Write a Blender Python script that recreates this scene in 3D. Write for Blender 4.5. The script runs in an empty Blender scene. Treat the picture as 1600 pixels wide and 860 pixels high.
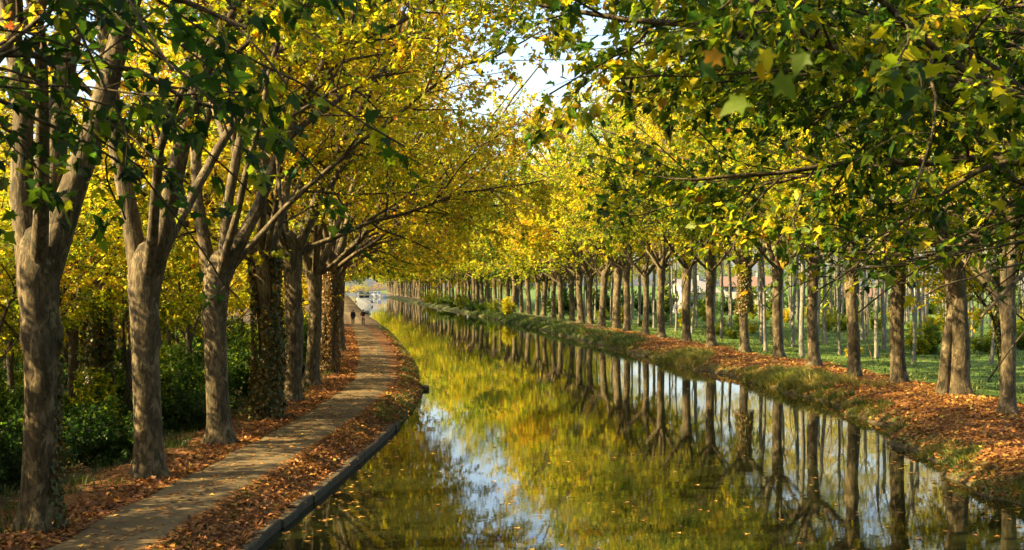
import bpy, math, random
import numpy as np

# ------------------------------------------------------------------ camera, sky, sun, exposure
sc = bpy.context.scene
CAM_Z = 5.2
cam_d = bpy.data.cameras.new("camera")
cam = bpy.data.objects.new("camera", cam_d)
sc.collection.objects.link(cam)
cam.location = (0.0, 0.0, CAM_Z)
cam.rotation_euler = (math.radians(90), 0, 0)
cam_d.sensor_width = 36.0
cam_d.lens = 45.0
cam_d.shift_y = 0.0094
cam_d.clip_start = 0.1
cam_d.clip_end = 6000
cam_d.dof.use_dof = True
cam_d.dof.focus_distance = 45
cam_d.dof.aperture_fstop = 4.0
sc.camera = cam

SUN_EL, SUN_AZ = 37.0, 194.0       # azimuth measured from +X (right) towards +Y (forward): the sun stands on the left
sx = math.cos(math.radians(SUN_EL)) * math.cos(math.radians(SUN_AZ))
sy = math.cos(math.radians(SUN_EL)) * math.sin(math.radians(SUN_AZ))
sz = math.sin(math.radians(SUN_EL))
world = bpy.data.worlds.new("World")
sc.world = world
world.use_nodes = True
wn = world.node_tree
sky = wn.nodes.new("ShaderNodeTexSky")
sky.sky_type = 'NISHITA'
sky.sun_disc = False
sky.sun_elevation = math.radians(SUN_EL)
sky.sun_rotation = math.atan2(sx, sy)
sky.air_density = 1.0
sky.dust_density = 2.6
sky.ozone_density = 1.0
bg = wn.nodes["Background"]
wn.links.new(sky.outputs[0], bg.inputs[0])
bg.inputs[1].default_value = 0.085
sun_d = bpy.data.lights.new("sun", 'SUN')
sun_d.energy = 5.0
sun_d.angle = math.radians(0.5)
sun_d.color = (1.0, 0.74, 0.37)
sun = bpy.data.objects.new("sun", sun_d)
sc.collection.objects.link(sun)
from mathutils import Vector
sun.rotation_euler = Vector((sx, sy, sz)).to_track_quat('Z', 'Y').to_euler()
sun.location = (-60, 0, 40)
sc.view_settings.view_transform = 'Standard'
sc.view_settings.look = 'None'
sc.view_settings.exposure = 2.38
sc.view_settings.gamma = 1.0
sc.render.engine = 'CYCLES'
cy = sc.cycles
cy.max_bounces = 7
cy.diffuse_bounces = 3
cy.glossy_bounces = 3
cy.transmission_bounces = 4
cy.transparent_max_bounces = 4
cy.use_denoising = True
cy.sample_clamp_indirect = 6.0
cy.caustics_reflective = False
cy.caustics_refractive = False

RNG = np.random.default_rng(11)
random.seed(5)
COL = sc.collection

# ------------------------------------------------------------------ helpers
def mesh_obj(name, verts, faces, mat=None, parent=None, smooth=False):
    me = bpy.data.meshes.new(name)
    me.from_pydata([tuple(v) for v in verts], [], [tuple(f) for f in faces])
    if mat: me.materials.append(mat)
    if smooth: me.polygons.foreach_set("use_smooth", [True] * len(me.polygons))
    me.update()
    o = bpy.data.objects.new(name, me)
    COL.objects.link(o)
    if parent is not None: o.parent = parent
    return o

def mesh_np(name, V, F, mat, smooth=False, hue=None):
    """V (n,3) float, F list of (m,k) int arrays -> Mesh"""
    me = bpy.data.meshes.new(name)
    V = np.ascontiguousarray(V, dtype=np.float32)
    if not isinstance(F, list): F = [F]
    loops = np.concatenate([f.ravel() for f in F]).astype(np.int32)
    tot = np.concatenate([np.full(len(f), f.shape[1], np.int32) for f in F])
    start = np.concatenate([[0], np.cumsum(tot)[:-1]]).astype(np.int32)
    me.vertices.add(len(V)); me.vertices.foreach_set("co", V.ravel())
    me.loops.add(len(loops)); me.loops.foreach_set("vertex_index", loops)
    me.polygons.add(len(tot)); me.polygons.foreach_set("loop_start", start)
    me.polygons.foreach_set("loop_total", tot)
    if smooth: me.polygons.foreach_set("use_smooth", np.ones(len(tot), bool))
    if hue is not None:
        a = me.attributes.new("hue", 'FLOAT', 'FACE')
        a.data.foreach_set("value", np.ascontiguousarray(hue, dtype=np.float32))
    if mat: me.materials.append(mat)
    me.update(calc_edges=True)
    return me

def obj(name, me, parent=None, loc=None, rz=0.0, sc_=None):
    o = bpy.data.objects.new(name, me)
    COL.objects.link(o)
    if parent is not None: o.parent = parent
    if loc is not None: o.location = loc
    if rz: o.rotation_euler = (0, 0, rz)
    if sc_ is not None: o.scale = sc_ if hasattr(sc_, '__len__') else (sc_,) * 3
    return o

def empty(name, loc=(0, 0, 0), rz=0.0, s=1.0):
    o = bpy.data.objects.new(name, None)
    COL.objects.link(o)
    o.location = loc; o.rotation_euler = (0, 0, rz); o.scale = (s, s, s)
    o.empty_display_size = 0.3
    return o

def tag(o, label=None, cat=None, group=None, kind=None):
    if label: o["label"] = label
    if cat: o["category"] = cat
    if group: o["group"] = group
    if kind: o["kind"] = kind
    return o

def nrm(v):
    return v / np.maximum(np.linalg.norm(v, axis=-1, keepdims=True), 1e-9)

def sines(P, seed, f, n=5):
    r = np.random.default_rng(seed)
    out = np.zeros(P.shape[:-1])
    for i in range(n):
        k = r.normal(size=P.shape[-1]) * f * (1 + 0.4 * i)
        out += np.sin(P @ k + r.uniform(0, 6.28)) / (1 + 0.5 * i)
    return out / 2.2

# ------------------------------------------------------------------ materials
def new_mat(name):
    m = bpy.data.materials.new(name); m.use_nodes = True
    nt = m.node_tree
    for n in list(nt.nodes): nt.nodes.remove(n)
    out = nt.nodes.new("ShaderNodeOutputMaterial")
    return m, nt, out

def ramp(nt, stops, fac=None, interp='LINEAR'):
    r = nt.nodes.new("ShaderNodeValToRGB")
    r.color_ramp.interpolation = interp
    el = r.color_ramp.elements
    while len(el) > 1: el.remove(el[-1])
    el[0].position = stops[0][0]; el[0].color = (*stops[0][1], 1)
    for p, c in stops[1:]:
        e = el.new(p); e.color = (*c, 1)
    if fac is not None: nt.links.new(fac, r.inputs[0])
    return r.outputs[0]

def noise(nt, scale, detail=4, rough=0.55, vec=None, dist=0.0):
    n = nt.nodes.new("ShaderNodeTexNoise")
    n.inputs["Scale"].default_value = scale; n.inputs["Detail"].default_value = detail
    n.inputs["Roughness"].default_value = rough; n.inputs["Distortion"].default_value = dist
    if vec is not None: nt.links.new(vec, n.inputs["Vector"])
    return n.outputs["Fac"]

def objco(nt):
    return nt.nodes.new("ShaderNodeTexCoord").outputs["Object"]

def mapping(nt, vec, scale):
    m = nt.nodes.new("ShaderNodeMapping"); m.inputs["Scale"].default_value = scale
    nt.links.new(vec, m.inputs["Vector"]); return m.outputs[0]

def math_(nt, op, a, b=0.0):
    n = nt.nodes.new("ShaderNodeMath"); n.operation = op
    for i, v in enumerate((a, b)):
        if hasattr(v, 'node'): nt.links.new(v, n.inputs[i])
        else: n.inputs[i].default_value = v
    return n.outputs[0]

def mixc(nt, fac, a, b, mode='MIX'):
    n = nt.nodes.new("ShaderNodeMix"); n.data_type = 'RGBA'; n.blend_type = mode
    for k, v in ((0, fac), (6, a), (7, b)):
        if hasattr(v, 'node'): nt.links.new(v, n.inputs[k])
        else: n.inputs[k].default_value = v if k == 0 else (*v, 1)
    return n.outputs[2]

def princ(nt, out, color, rough=0.8, spec=0.3, bump=None, bstr=0.3, bdist=0.02, metal=0.0):
    p = nt.nodes.new("ShaderNodeBsdfPrincipled")
    if hasattr(color, 'node'): nt.links.new(color, p.inputs["Base Color"])
    else: p.inputs["Base Color"].default_value = (*color, 1)
    if hasattr(rough, 'node'): nt.links.new(rough, p.inputs["Roughness"])
    else: p.inputs["Roughness"].default_value = rough
    p.inputs["Specular IOR Level"].default_value = spec
    p.inputs["Metallic"].default_value = metal
    if bump is not None:
        b = nt.nodes.new("ShaderNodeBump"); b.inputs["Strength"].default_value = bstr
        b.inputs["Distance"].default_value = bdist
        nt.links.new(bump, b.inputs["Height"]); nt.links.new(b.outputs[0], p.inputs["Normal"])
    if out is not None: nt.links.new(p.outputs[0], out.inputs[0])
    return p

def plain(name, color, rough=0.6, spec=0.4, var=0.15, scale=6.0, metal=0.0):
    m, nt, out = new_mat(name)
    n = noise(nt, scale, 5, 0.6, objco(nt))
    c = ramp(nt, [(0.25, tuple(x * (1 - var) for x in color)), (0.75, tuple(min(1, x * (1 + var)) for x in color))], n)
    princ(nt, out, c, rough, spec, n, 0.15, 0.01, metal)
    return m

LEAF_STOPS = [(0.0, (0.018, 0.052, 0.011)), (0.26, (0.06, 0.15, 0.012)), (0.42, (0.24, 0.34, 0.012)),
              (0.57, (0.60, 0.56, 0.014)), (0.76, (0.74, 0.54, 0.016)), (0.88, (0.62, 0.26, 0.02)), (1.0, (0.32, 0.08, 0.025))]

def leaf_mat(name, stops, trans=0.6, rough=0.5):
    m, nt, out = new_mat(name)
    at = nt.nodes.new("ShaderNodeAttribute"); at.attribute_name = "hue"
    oi = nt.nodes.new("ShaderNodeObjectInfo")
    sep = nt.nodes.new("ShaderNodeSeparateColor"); nt.links.new(oi.outputs["Color"], sep.inputs[0])
    sh = math_(nt, 'SUBTRACT', sep.outputs[0], 0.5)
    h = math_(nt, 'ADD', at.outputs["Fac"], sh)
    rv = math_(nt, 'MULTIPLY', math_(nt, 'SUBTRACT', oi.outputs["Random"], 0.5), 0.12)
    h = math_(nt, 'ADD', h, rv)
    c = ramp(nt, stops, h)
    vein = noise(nt, 30.0, 3, 0.6, objco(nt))
    c2 = mixc(nt, math_(nt, 'MULTIPLY', vein, 0.45), c, (0.10, 0.06, 0.015), 'MULTIPLY')
    p = princ(nt, None, c2, rough, 0.35)
    t = nt.nodes.new("ShaderNodeBsdfTranslucent")
    nt.links.new(c, t.inputs[0])
    mx = nt.nodes.new("ShaderNodeMixShader"); mx.inputs[0].default_value = trans
    nt.links.new(p.outputs[0], mx.inputs[1]); nt.links.new(t.outputs[0], mx.inputs[2])
    nt.links.new(mx.outputs[0], out.inputs[0])
    return m

M = {}
M['leaf'] = leaf_mat("plane_leaf", LEAF_STOPS)
M['ivy'] = leaf_mat("ivy_leaf", [(0, (0.012, 0.032, 0.010)), (0.5, (0.03, 0.065, 0.014)), (0.8, (0.08, 0.11, 0.02)), (1, (0.2, 0.12, 0.03))], 0.25, 0.4)
M['litter'] = leaf_mat("fallen_leaf", [(0, (0.09, 0.036, 0.016)), (0.35, (0.22, 0.085, 0.024)), (0.65, (0.38, 0.17, 0.036)), (0.88, (0.52, 0.30, 0.06)), (1, (0.5, 0.42, 0.06))], 0.2, 0.6)
M['grass'] = leaf_mat("grass_blade", [(0, (0.025, 0.06, 0.012)), (0.4, (0.07, 0.125, 0.02)), (0.7, (0.27, 0.29, 0.04)), (1, (0.56, 0.44, 0.12))], 0.4, 0.5)

def bark_mat(name, dark, mid, pale, sc_=1.0):
    m, nt, out = new_mat(name)
    co = objco(nt)
    st = mapping(nt, co, (2.2 * sc_, 2.2 * sc_, 0.9 * sc_))
    n1 = noise(nt, 2.4, 6, 0.65, st, 0.6)
    n2 = noise(nt, 9.0, 5, 0.7, st, 0.3)
    v = nt.nodes.new("ShaderNodeTexVoronoi"); v.inputs["Scale"].default_value = 5.0
    nt.links.new(st, v.inputs["Vector"])
    flake = noise(nt, 1.5, 3, 0.5, st, 1.6)
    flake2 = noise(nt, 2.3, 3, 0.5, mapping(nt, st, (1.3, 1.3, 0.8)), 1.2)
    c = ramp(nt, [(0.30, dark), (0.48, mid), (0.62, tuple((x + y_) / 2 for x, y_ in zip(mid, pale)))], n1)
    c = mixc(nt, ramp(nt, [(0.54, (0, 0, 0)), (0.575, (0.85, 0.85, 0.85))], flake), c, pale)
    c = mixc(nt, ramp(nt, [(0.57, (0, 0, 0)), (0.60, (0.8, 0.8, 0.8))], flake2), c, tuple(x * f_ for x, f_ in zip(dark, (0.9, 1.15, 0.9))))
    c = mixc(nt, ramp(nt, [(0.55, (0, 0, 0)), (0.9, (0.5, 0.5, 0.5))], v.outputs["Distance"]), c, dark)
    c = mixc(nt, 0.6, c, ramp(nt, [(0.35, (0.42, 0.40, 0.34)), (0.65, (1, 1, 1))], n2), 'MULTIPLY')
    hb = math_(nt, 'ADD', n2, math_(nt, 'MULTIPLY', n1, 1.5))
    princ(nt, out, c, 0.85, 0.25, hb, 0.55, 0.05)
    return m

M['bark'] = bark_mat("plane_bark", (0.040, 0.031, 0.016), (0.085, 0.066, 0.036), (0.20, 0.16, 0.09))
M['darkbark'] = bark_mat("wood_bark", (0.035, 0.028, 0.018), (0.07, 0.058, 0.038), (0.12, 0.10, 0.065), 2.0)
M['branch'] = bark_mat('plane_branch', (0.035, 0.026, 0.015), (0.07, 0.052, 0.03), (0.12, 0.095, 0.055))
M['twig'] = bark_mat('poplar_twig', (0.08, 0.065, 0.04), (0.14, 0.115, 0.07), (0.2, 0.17, 0.11), 2.0)
M['poplarbark'] = bark_mat("poplar_bark", (0.11, 0.105, 0.085), (0.20, 0.19, 0.155), (0.30, 0.285, 0.24), 2.0)

# ------------------------------------------------------------------ canal geometry (X right, Y ahead, water at z = 0)
XL_P = np.array([(-80, -5.2), (0, -5.6), (15, -5.4), (25.7, -5.05), (34, -4.6), (45, -4.2), (55, -4.15), (63, -4.35), (67, -4.9), (75, -5.5), (83, -6.3), (100, -8.3),
                 (124, -11.3), (150, -14.8), (176, -18.4), (208, -23.4), (297, -35.6), (520, -66.0), (900, -118)])
XR_P = np.array([(-80, 12.0), (0, 11.3), (29.3, 11.7), (36, 12.0), (42.4, 12.7), (47, 13.6), (54, 13.6), (58, 13.9), (62, 13.1), (67, 12.8), (71, 12.6), (77, 11.8), (82, 10.3),
                 (90, 9.8), (100, 8.7), (122, 6.1), (150, 3.0), (189, -2), (260, -13), (416, -36), (520, -51), (900, -104)])
def XL(y): return np.interp(y, XL_P[:, 0], XL_P[:, 1])
def XR(y):
    y = np.asarray(y, float)
    return np.interp(y, XR_P[:, 0], XR_P[:, 1]) + 0.25 * np.sin(y * 0.71) + 0.18 * np.sin(y * 1.9 + 1.0)
OFF = np.array([(-80, 2.0), (25, 2.05), (47, 2.25), (68, 2.5), (131, 3.3), (150, 3.6), (900, 3.6)])
def PC(y): return XL(y) - np.interp(y, OFF[:, 0], OFF[:, 1])       # centre of the path

LZ = np.array([(-3, -1.4), (-0.6, -1.0), (-0.05, -0.75), (0.0, 0.12), (0.35, 0.22), (0.9, 0.5), (1.2, 0.58), (3.2, 0.6), (4.6, 0.66), (6.5, 0.45), (9, 0.1), (16, -0.1), (40, 0.2), (700, 0.4)])
LZ2 = np.array([(-3, -1.4), (-0.6, -0.5), (0.0, 0.02), (0.25, 0.25), (0.6, 0.42), (1.1, 0.55), (1.4, 0.6), (3.2, 0.6), (4.6, 0.66), (6.5, 0.45), (9, 0.1), (16, -0.1), (40, 0.2), (700, 0.4)])
RZ = np.array([(-3, -1.4), (-0.6, -0.5), (0.0, -0.02), (0.2, 0.16), (0.55, 0.34), (1.0, 0.50), (1.6, 0.64), (2.2, 0.72), (4.5, 0.78), (6.0, 0.7), (9, 0.42), (14, 0.3), (700, 0.5)])
def ground_z(x, y):
    x = np.asarray(x, float); y = np.asarray(y, float)
    dl = XL(y) - x; dr = x - XR(y)
    w = np.clip((y - 44.5) / 2.0, 0, 1)
    zl = np.interp(dl, LZ[:, 0], LZ[:, 1]) * (1 - w) + np.interp(dl, LZ2[:, 0], LZ2[:, 1]) * w
    zr = np.interp(dr, RZ[:, 0], RZ[:, 1])
    z = np.where(dl > -3, zl, np.where(dr > -3, zr, -1.4))
    P = np.stack([x, y], -1)
    b = sines(P, 3, 0.55) * 0.07 + sines(P, 4, 2.1) * 0.025
    b = b * np.clip((np.maximum(dl - 4.0, dr - 0.1)) / 1.5, 0, 1)
    b = b + sines(P, 7, 1.4) * 0.05 * ((dl > 0.4) & (dl < 1.0))
    return z + b

M_ground, nt, out = new_mat("ground_soil")
co = objco(nt)
a = nt.nodes.new("ShaderNodeAttribute"); a.attribute_name = "cover"
sp = nt.nodes.new("ShaderNodeSeparateColor"); nt.links.new(a.outputs["Color"], sp.inputs[0])
n1 = noise(nt, 0.7, 6, 0.65, co); n2 = noise(nt, 9, 5, 0.7, co)
soil = ramp(nt, [(0.3, (0.035, 0.026, 0.016)), (0.7, (0.085, 0.062, 0.036))], n2)
grass = ramp(nt, [(0.3, (0.035, 0.075, 0.014)), (0.5, (0.06, 0.115, 0.018)), (0.72, (0.12, 0.15, 0.03))], math_(nt, 'ADD', math_(nt, 'MULTIPLY', n1, 0.6), math_(nt, 'MULTIPLY', n2, 0.4)))
lit = ramp(nt, [(0.3, (0.06, 0.03, 0.014)), (0.5, (0.13, 0.06, 0.022)), (0.7, (0.22, 0.11, 0.035))], noise(nt, 16, 5, 0.75, co))
jit = math_(nt, 'MULTIPLY', math_(nt, 'SUBTRACT', n2, 0.5), 1.0)
wg = math_(nt, 'ADD', sp.outputs[1], jit); wl = math_(nt, 'ADD', sp.outputs[0], jit)
c = mixc(nt, ramp(nt, [(0.35, (0, 0, 0)), (0.6, (1, 1, 1))], wg), soil, grass)
c = mixc(nt, ramp(nt, [(0.35, (0, 0, 0)), (0.6, (1, 1, 1))], wl), c, lit)
princ(nt, out, c, 0.95, 0.15, n2, 0.8, 0.06)
M['ground'] = M_ground

# ground sheet: rows follow the canal
ys = np.unique(np.concatenate([np.arange(-80, 10, 4), np.arange(10, 110, 0.5), np.arange(110, 220, 1.5), np.arange(220, 520, 6), np.arange(520, 905, 40)]).astype(float))
dls = np.array([-3, -0.6, -0.05, 0.0, 0.15, 0.35, 0.6, 0.9, 1.2, 1.6, 2.2, 2.8, 3.2, 3.6, 4.0, 4.6, 5.4, 6.5, 8, 9.5, 11, 13, 16, 19, 23, 28, 34, 42, 55, 75, 120, 250, 1200.])
drs = np.array([-3, -0.6, -0.25, 0.0, 0.2, 0.35, 0.55, 0.8, 1.0, 1.3, 1.6, 2.0, 2.5, 3, 3.5, 4, 4.5, 5, 5.5, 6, 7, 8, 9.5, 11, 13, 15, 18, 22, 27, 33, 40, 50, 65, 90, 140, 250, 1200.])
rows = []; cov = []
for y in ys:
    xl = XL(y) - dls[::-1]; xr = XR(y) + drs
    x = np.concatenate([xl, xr]); rows.append(np.stack([x, np.full_like(x, y)], -1))
G = np.array(rows)
far = np.zeros((2, G.shape[1], 2))
far[0] = G[-1]; far[0, :, 1] = 4000; far[1] = G[0]
G = np.concatenate([G, far[:1]], 0)
Z = ground_z(G[..., 0], G[..., 1])
nr, nc = G.shape[:2]
V = np.concatenate([G, Z[..., None]], -1).reshape(-1, 3)
i, j = np.meshgrid(np.arange(nr - 1), np.arange(nc - 1), indexing='ij')
q = (i * nc + j).ravel()
F = np.stack([q, q + 1, q + nc + 1, q + nc], -1)
me = mesh_np("ground", V, F, M['ground'], smooth=True)
dl = XL(V[:, 1]) - V[:, 0]; dr = V[:, 0] - XR(V[:, 1])
litw = np.clip(np.interp(dl, [0, 0.3, 1.2, 3.0, 5.0, 7.0], [0.3, .8, .55, .8, 0.75, 0.0], left=0, right=0.0) + np.interp(dr, [0.1, 1.0, 2.2, 4.5, 5.6, 6.6], [.3, .5, .9, .8, .3, 0], left=0, right=0), 0, 1) * np.interp(V[:, 1], [110, 170], [1, 0.3])
grw = np.clip(np.interp(dl, [-0.2, 0.2, 0.6, 5.0, 7.0, 10], [0.3, .5, .3, .2, .3, .12], left=0) * (dl > -1) + np.interp(dr, [0, .3, 1.5, 3, 5, 6], [.3, .5, .4, .2, .55, .9], left=0) * (dr > -1), 0, 1)
ca = me.attributes.new("cover", 'FLOAT_COLOR', 'POINT')
ca.data.foreach_set("color", np.stack([litw, grw, grw * 0, grw * 0 + 1], -1).astype(np.float32).ravel())
tag(obj("ground", me), kind="structure")

# path sheet
M_path, nt, out = new_mat("path_gravel")
co = objco(nt)
n1 = noise(nt, 0.9, 6, 0.6, co); n2 = noise(nt, 45, 4, 0.7, co)
v = nt.nodes.new("ShaderNodeTexVoronoi"); v.inputs["Scale"].default_value = 60; nt.links.new(co, v.inputs["Vector"])
c = ramp(nt, [(0.3, (0.082, 0.062, 0.032)), (0.7, (0.14, 0.107, 0.055))], math_(nt, 'ADD', math_(nt, 'MULTIPLY', n1, 0.6), math_(nt, 'MULTIPLY', n2, 0.4)))
c = mixc(nt, 0.35, c, ramp(nt, [(0.1, (0.5, 0.47, 0.4)), (0.6, (1, 1, 1))], v.outputs["Distance"]), 'MULTIPLY')
c = mixc(nt, 0.4, c, ramp(nt, [(0.36, (0.52, 0.5, 0.46)), (0.55, (1, 1, 1))], noise(nt, 0.55, 5, 0.6, mapping(nt, co, (1.6, 0.5, 1)), 0.5)), 'MULTIPLY')
princ(nt, out, c, 0.95, 0.2, math_(nt, 'ADD', n2, math_(nt, 'MULTIPLY', n1, 2.0)), 0.5, 0.03)
py = np.unique(np.concatenate([np.arange(-60, 10, 2), np.arange(10, 200, 0.4), np.arange(200, 520, 4)]).astype(float))
us = np.linspace(-1, 1, 9)
pv = []
for y in py:
    wl = 1.08 + 0.10 * math.sin(y * 1.3) + 0.07 * math.sin(y * 3.1 + 1); wr = 1.02 + 0.07 * math.sin(y * 1.1 + 2) + 0.07 * math.sin(y * 2.7)
    for u in us:
        x = PC(y) + u * (wl if u < 0 else wr)
        z = 0.632 - 0.10 * max(0, abs(u) - 0.72) + 0.012 * math.sin(y * .8 + u * 2)
        if abs(u) > 0.9: z = min(z, float(ground_z(np.array(x), np.array(y))) - 0.03)      # the edge runs out under the verge
        pv.append((x, y, z))
n = len(us)
i, j = np.meshgrid(np.arange(len(py) - 1), np.arange(n - 1), indexing='ij'); q = (i * n + j).ravel()
tag(obj("path", mesh_np("path", np.array(pv), np.stack([q, q + 1, q + n + 1, q + n], -1), M_path, True)), kind="structure")

# water
M_water, nt, out = new_mat("canal_water")
co = objco(nt)
w1 = noise(nt, 1.1, 3, 0.55, co, 0.3); w2 = noise(nt, 5.0, 3, 0.55, co, 0.2); w3 = noise(nt, 0.16, 2, 0.5, co)
calm = ramp(nt, [(0.35, (0.25, 0.25, 0.25)), (0.7, (1, 1, 1))], w3)
hgt = math_(nt, 'MULTIPLY', math_(nt, 'ADD', w1, math_(nt, 'MULTIPLY', w2, 0.3)), calm)
p = princ(nt, out, (0.010, 0.0125, 0.0035), 0.015, 0.5, hgt, 0.045, 0.05)
p.inputs["IOR"].default_value = 1.33
wy = np.concatenate([np.arange(-80, 300, 4), np.arange(300, 905, 20)]).astype(float)
wv = np.array([[(XL(y) - 1.2, y, 0), (XR(y) + 1.2, y, 0)] for y in wy]).reshape(-1, 3)
k = np.arange(len(wy) - 1) * 2
tag(obj("water", mesh_np("water", wv, np.stack([k, k + 1, k + 3, k + 2], -1), M_water)), kind="structure")

# ------------------------------------------------------------------ tree generator
def grow(base, d, length, P, rng, jit, trop, troppow=1.0):
    """N branches at once; base (N,3), d (N,3), length (N,), trop (N,) upward pull (negative droops)"""
    N = len(base); pts = np.zeros((N, P, 3)); pts[:, 0] = base
    d = nrm(d); step = (length / (P - 1))[:, None]
    for k in range(1, P):
        up = np.zeros((N, 3)); up[:, 2] = trop * (k / (P - 1)) ** troppow
        d = nrm(d + rng.normal(size=(N, 3)) * jit + up)
        pts[:, k] = pts[:, k - 1] + d * step
    return pts

def along(paths, t):
    """paths (N,P,3), idx n, t in 0..1 -> points, tangents for each row"""
    N, P, _ = paths.shape
    f = np.clip(t, 0, 0.999) * (P - 1); i0 = f.astype(int); fr = (f - i0)[..., None]
    r = np.arange(N)[:, None]
    a = paths[r, i0]; b = paths[r, i0 + 1]
    return a + (b - a) * fr, nrm(b - a)

def tubes(paths, radii, S):
    """(N,P,3),(N,P) -> V,F"""
    N, P, _ = paths.shape
    T = np.gradient(paths, axis=1); T = nrm(T)
    mean = nrm(paths[:, -1] - paths[:, 0])
    ref = np.where(np.abs(mean[:, 2:3]) > 0.8, np.array([[1.0, 0.13, 0]]), np.array([[0.0, 0.1, 1.0]]))
    A = nrm(np.cross(T, ref[:, None, :])); B = np.cross(T, A)
    ang = np.arange(S) / S * 2 * math.pi
    ring = A[:, :, None, :] * np.cos(ang)[None, None, :, None] + B[:, :, None, :] * np.sin(ang)[None, None, :, None]
    V = paths[:, :, None, :] + ring * radii[:, :, None, None]
    n, k, s = np.meshgrid(np.arange(N), np.arange(P - 1), np.arange(S), indexing='ij')
    s2 = (s + 1) % S; b = n * P * S
    F = np.stack([b + k * S + s, b + k * S + s2, b + (k + 1) * S + s2, b + (k + 1) * S + s], -1).reshape(-1, 4)
    return V.reshape(-1, 3), F

def join(parts):
    Vs, Fs, o = [], [], 0
    for V, F in parts:
        Vs.append(V); Fs.append(F + o); o += len(V)
    return np.concatenate(Vs), np.concatenate(Fs)

LEAF6 = np.array([(0, 0, 0), (0.50, 0.30, 0.10), (0.22, 0.52, 0.05), (0, 1.0, -0.06), (-0.22, 0.52, 0.05), (-0.50, 0.30, 0.10)])
LEAF6_F = np.array([(0, 1, 2, 3), (0, 3, 4, 5)])
LEAF11 = np.array([(0, 0, 0), (0.30, -0.10, .02), (0.27, 0.14, .07), (0.58, 0.34, -.04), (0.29, 0.44, .09), (0.24, 0.66, .06), (0, 1.04, -.16),
                   (-0.20, 0.60, .10), (-0.25, 0.42, .09), (-0.52, 0.38, .16), (-0.24, 0.15, .06), (-0.30, -0.06, .10)])
LEAF11_F = np.array([(0, 1, 2, 3), (0, 3, 4, 5), (0, 5, 6, 7), (0, 7, 8, 9), (0, 9, 10, 11)])

def leaves(pos, tipd, nor, size, hue, shape=LEAF6, faces=LEAF6_F):
    tipd = nrm(tipd); side = nrm(np.cross(tipd, nor)); nor = np.cross(side, tipd)
    s = size[:, None, None]
    L = shape[None] * s
    V = pos[:, None, :] + side[:, None, :] * L[..., 0:1] + tipd[:, None, :] * L[..., 1:2] + nor[:, None, :] * L[..., 2:3]
    N = len(pos); n = len(shape)
    F = (faces[None] + (np.arange(N) * n)[:, None, None]).reshape(-1, 4)
    return V.reshape(-1, 3), F, np.repeat(hue, len(faces))

def trunk_mesh(rng, r0, h, lean, bulge=1.3, S=18, P=34, flare=1.5, burls=5):
    z = np.concatenate([np.linspace(-0.35, 0.9, 10), np.linspace(0.9, h + 0.7, P - 9)[1:]])
    rad = r0 * (1 + (flare - 1) * np.exp(-np.maximum(z, 0) / 0.32)) * (1 - 0.14 * np.clip(z / h, 0, 1))
    rad *= 1 + (bulge - 1) * np.exp(-((z - (h - 0.25)) / 0.75) ** 2)
    top = np.clip((z - h) / 0.7, 0, 1); rad *= np.sqrt(np.maximum(1 - top ** 2, 0.0)) * 0.98 + 0.02
    cx = lean[0] * np.clip(z / h, 0, 1.2) + 0.06 * np.sin(z * 0.9 + rng.uniform(0, 6))
    cyy = lean[1] * np.clip(z / h, 0, 1.2) + 0.06 * np.sin(z * 0.8 + rng.uniform(0, 6))
    th = np.arange(S) / S * 2 * math.pi
    ZZ, TT = np.meshgrid(z, th, indexing='ij')
    R = rad[:, None] * (1 + 0.04 * np.sin(2 * TT + rng.uniform(0, 6) + 0.25 * ZZ) + 0.03 * np.sin(3 * TT + ZZ * .5 + rng.uniform(0, 6)) + 0.02 * np.sin(5 * TT + ZZ * 2.2))
    R *= 1 + 0.16 * np.exp(-np.maximum(ZZ, 0) / 0.3) * np.sin(5 * TT + rng.uniform(0, 6))
    for b in range(burls):
        bz = rng.uniform(0.55 * h, h); bt = rng.uniform(0, 6.28); bs = rng.uniform(.18, .4)
        dth = np.angle(np.exp(1j * (TT - bt)))
        R += r0 * rng.uniform(.12, .38) * np.exp(-((ZZ - bz) / bs) ** 2 - (dth / 0.55) ** 2)
    V = np.stack([cx[:, None] + R * np.cos(TT), cyy[:, None] + R * np.sin(TT), ZZ], -1)
    n = len(z)
    k, s = np.meshgrid(np.arange(n - 1), np.arange(S), indexing='ij'); s2 = (s + 1) % S
    F = np.stack([k * S + s, k * S + s2, (k + 1) * S + s2, (k + 1) * S + s], -1).reshape(-1, 4)
    return V.reshape(-1, 3), F, np.array([cx[-6], cyy[-6], 0])

def resample(P_, n):
    P_ = np.asarray(P_, float); seg = np.r_[0, np.cumsum(np.linalg.norm(np.diff(P_, axis=0), axis=1))]
    t = np.linspace(0, seg[-1], n)
    out_ = np.stack([np.interp(t, seg, P_[:, k]) for k in range(3)], -1)
    for _ in range(2): out_[1:-1] = (out_[:-2] + 2 * out_[1:-1] + out_[2:]) / 4
    return out_

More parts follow.
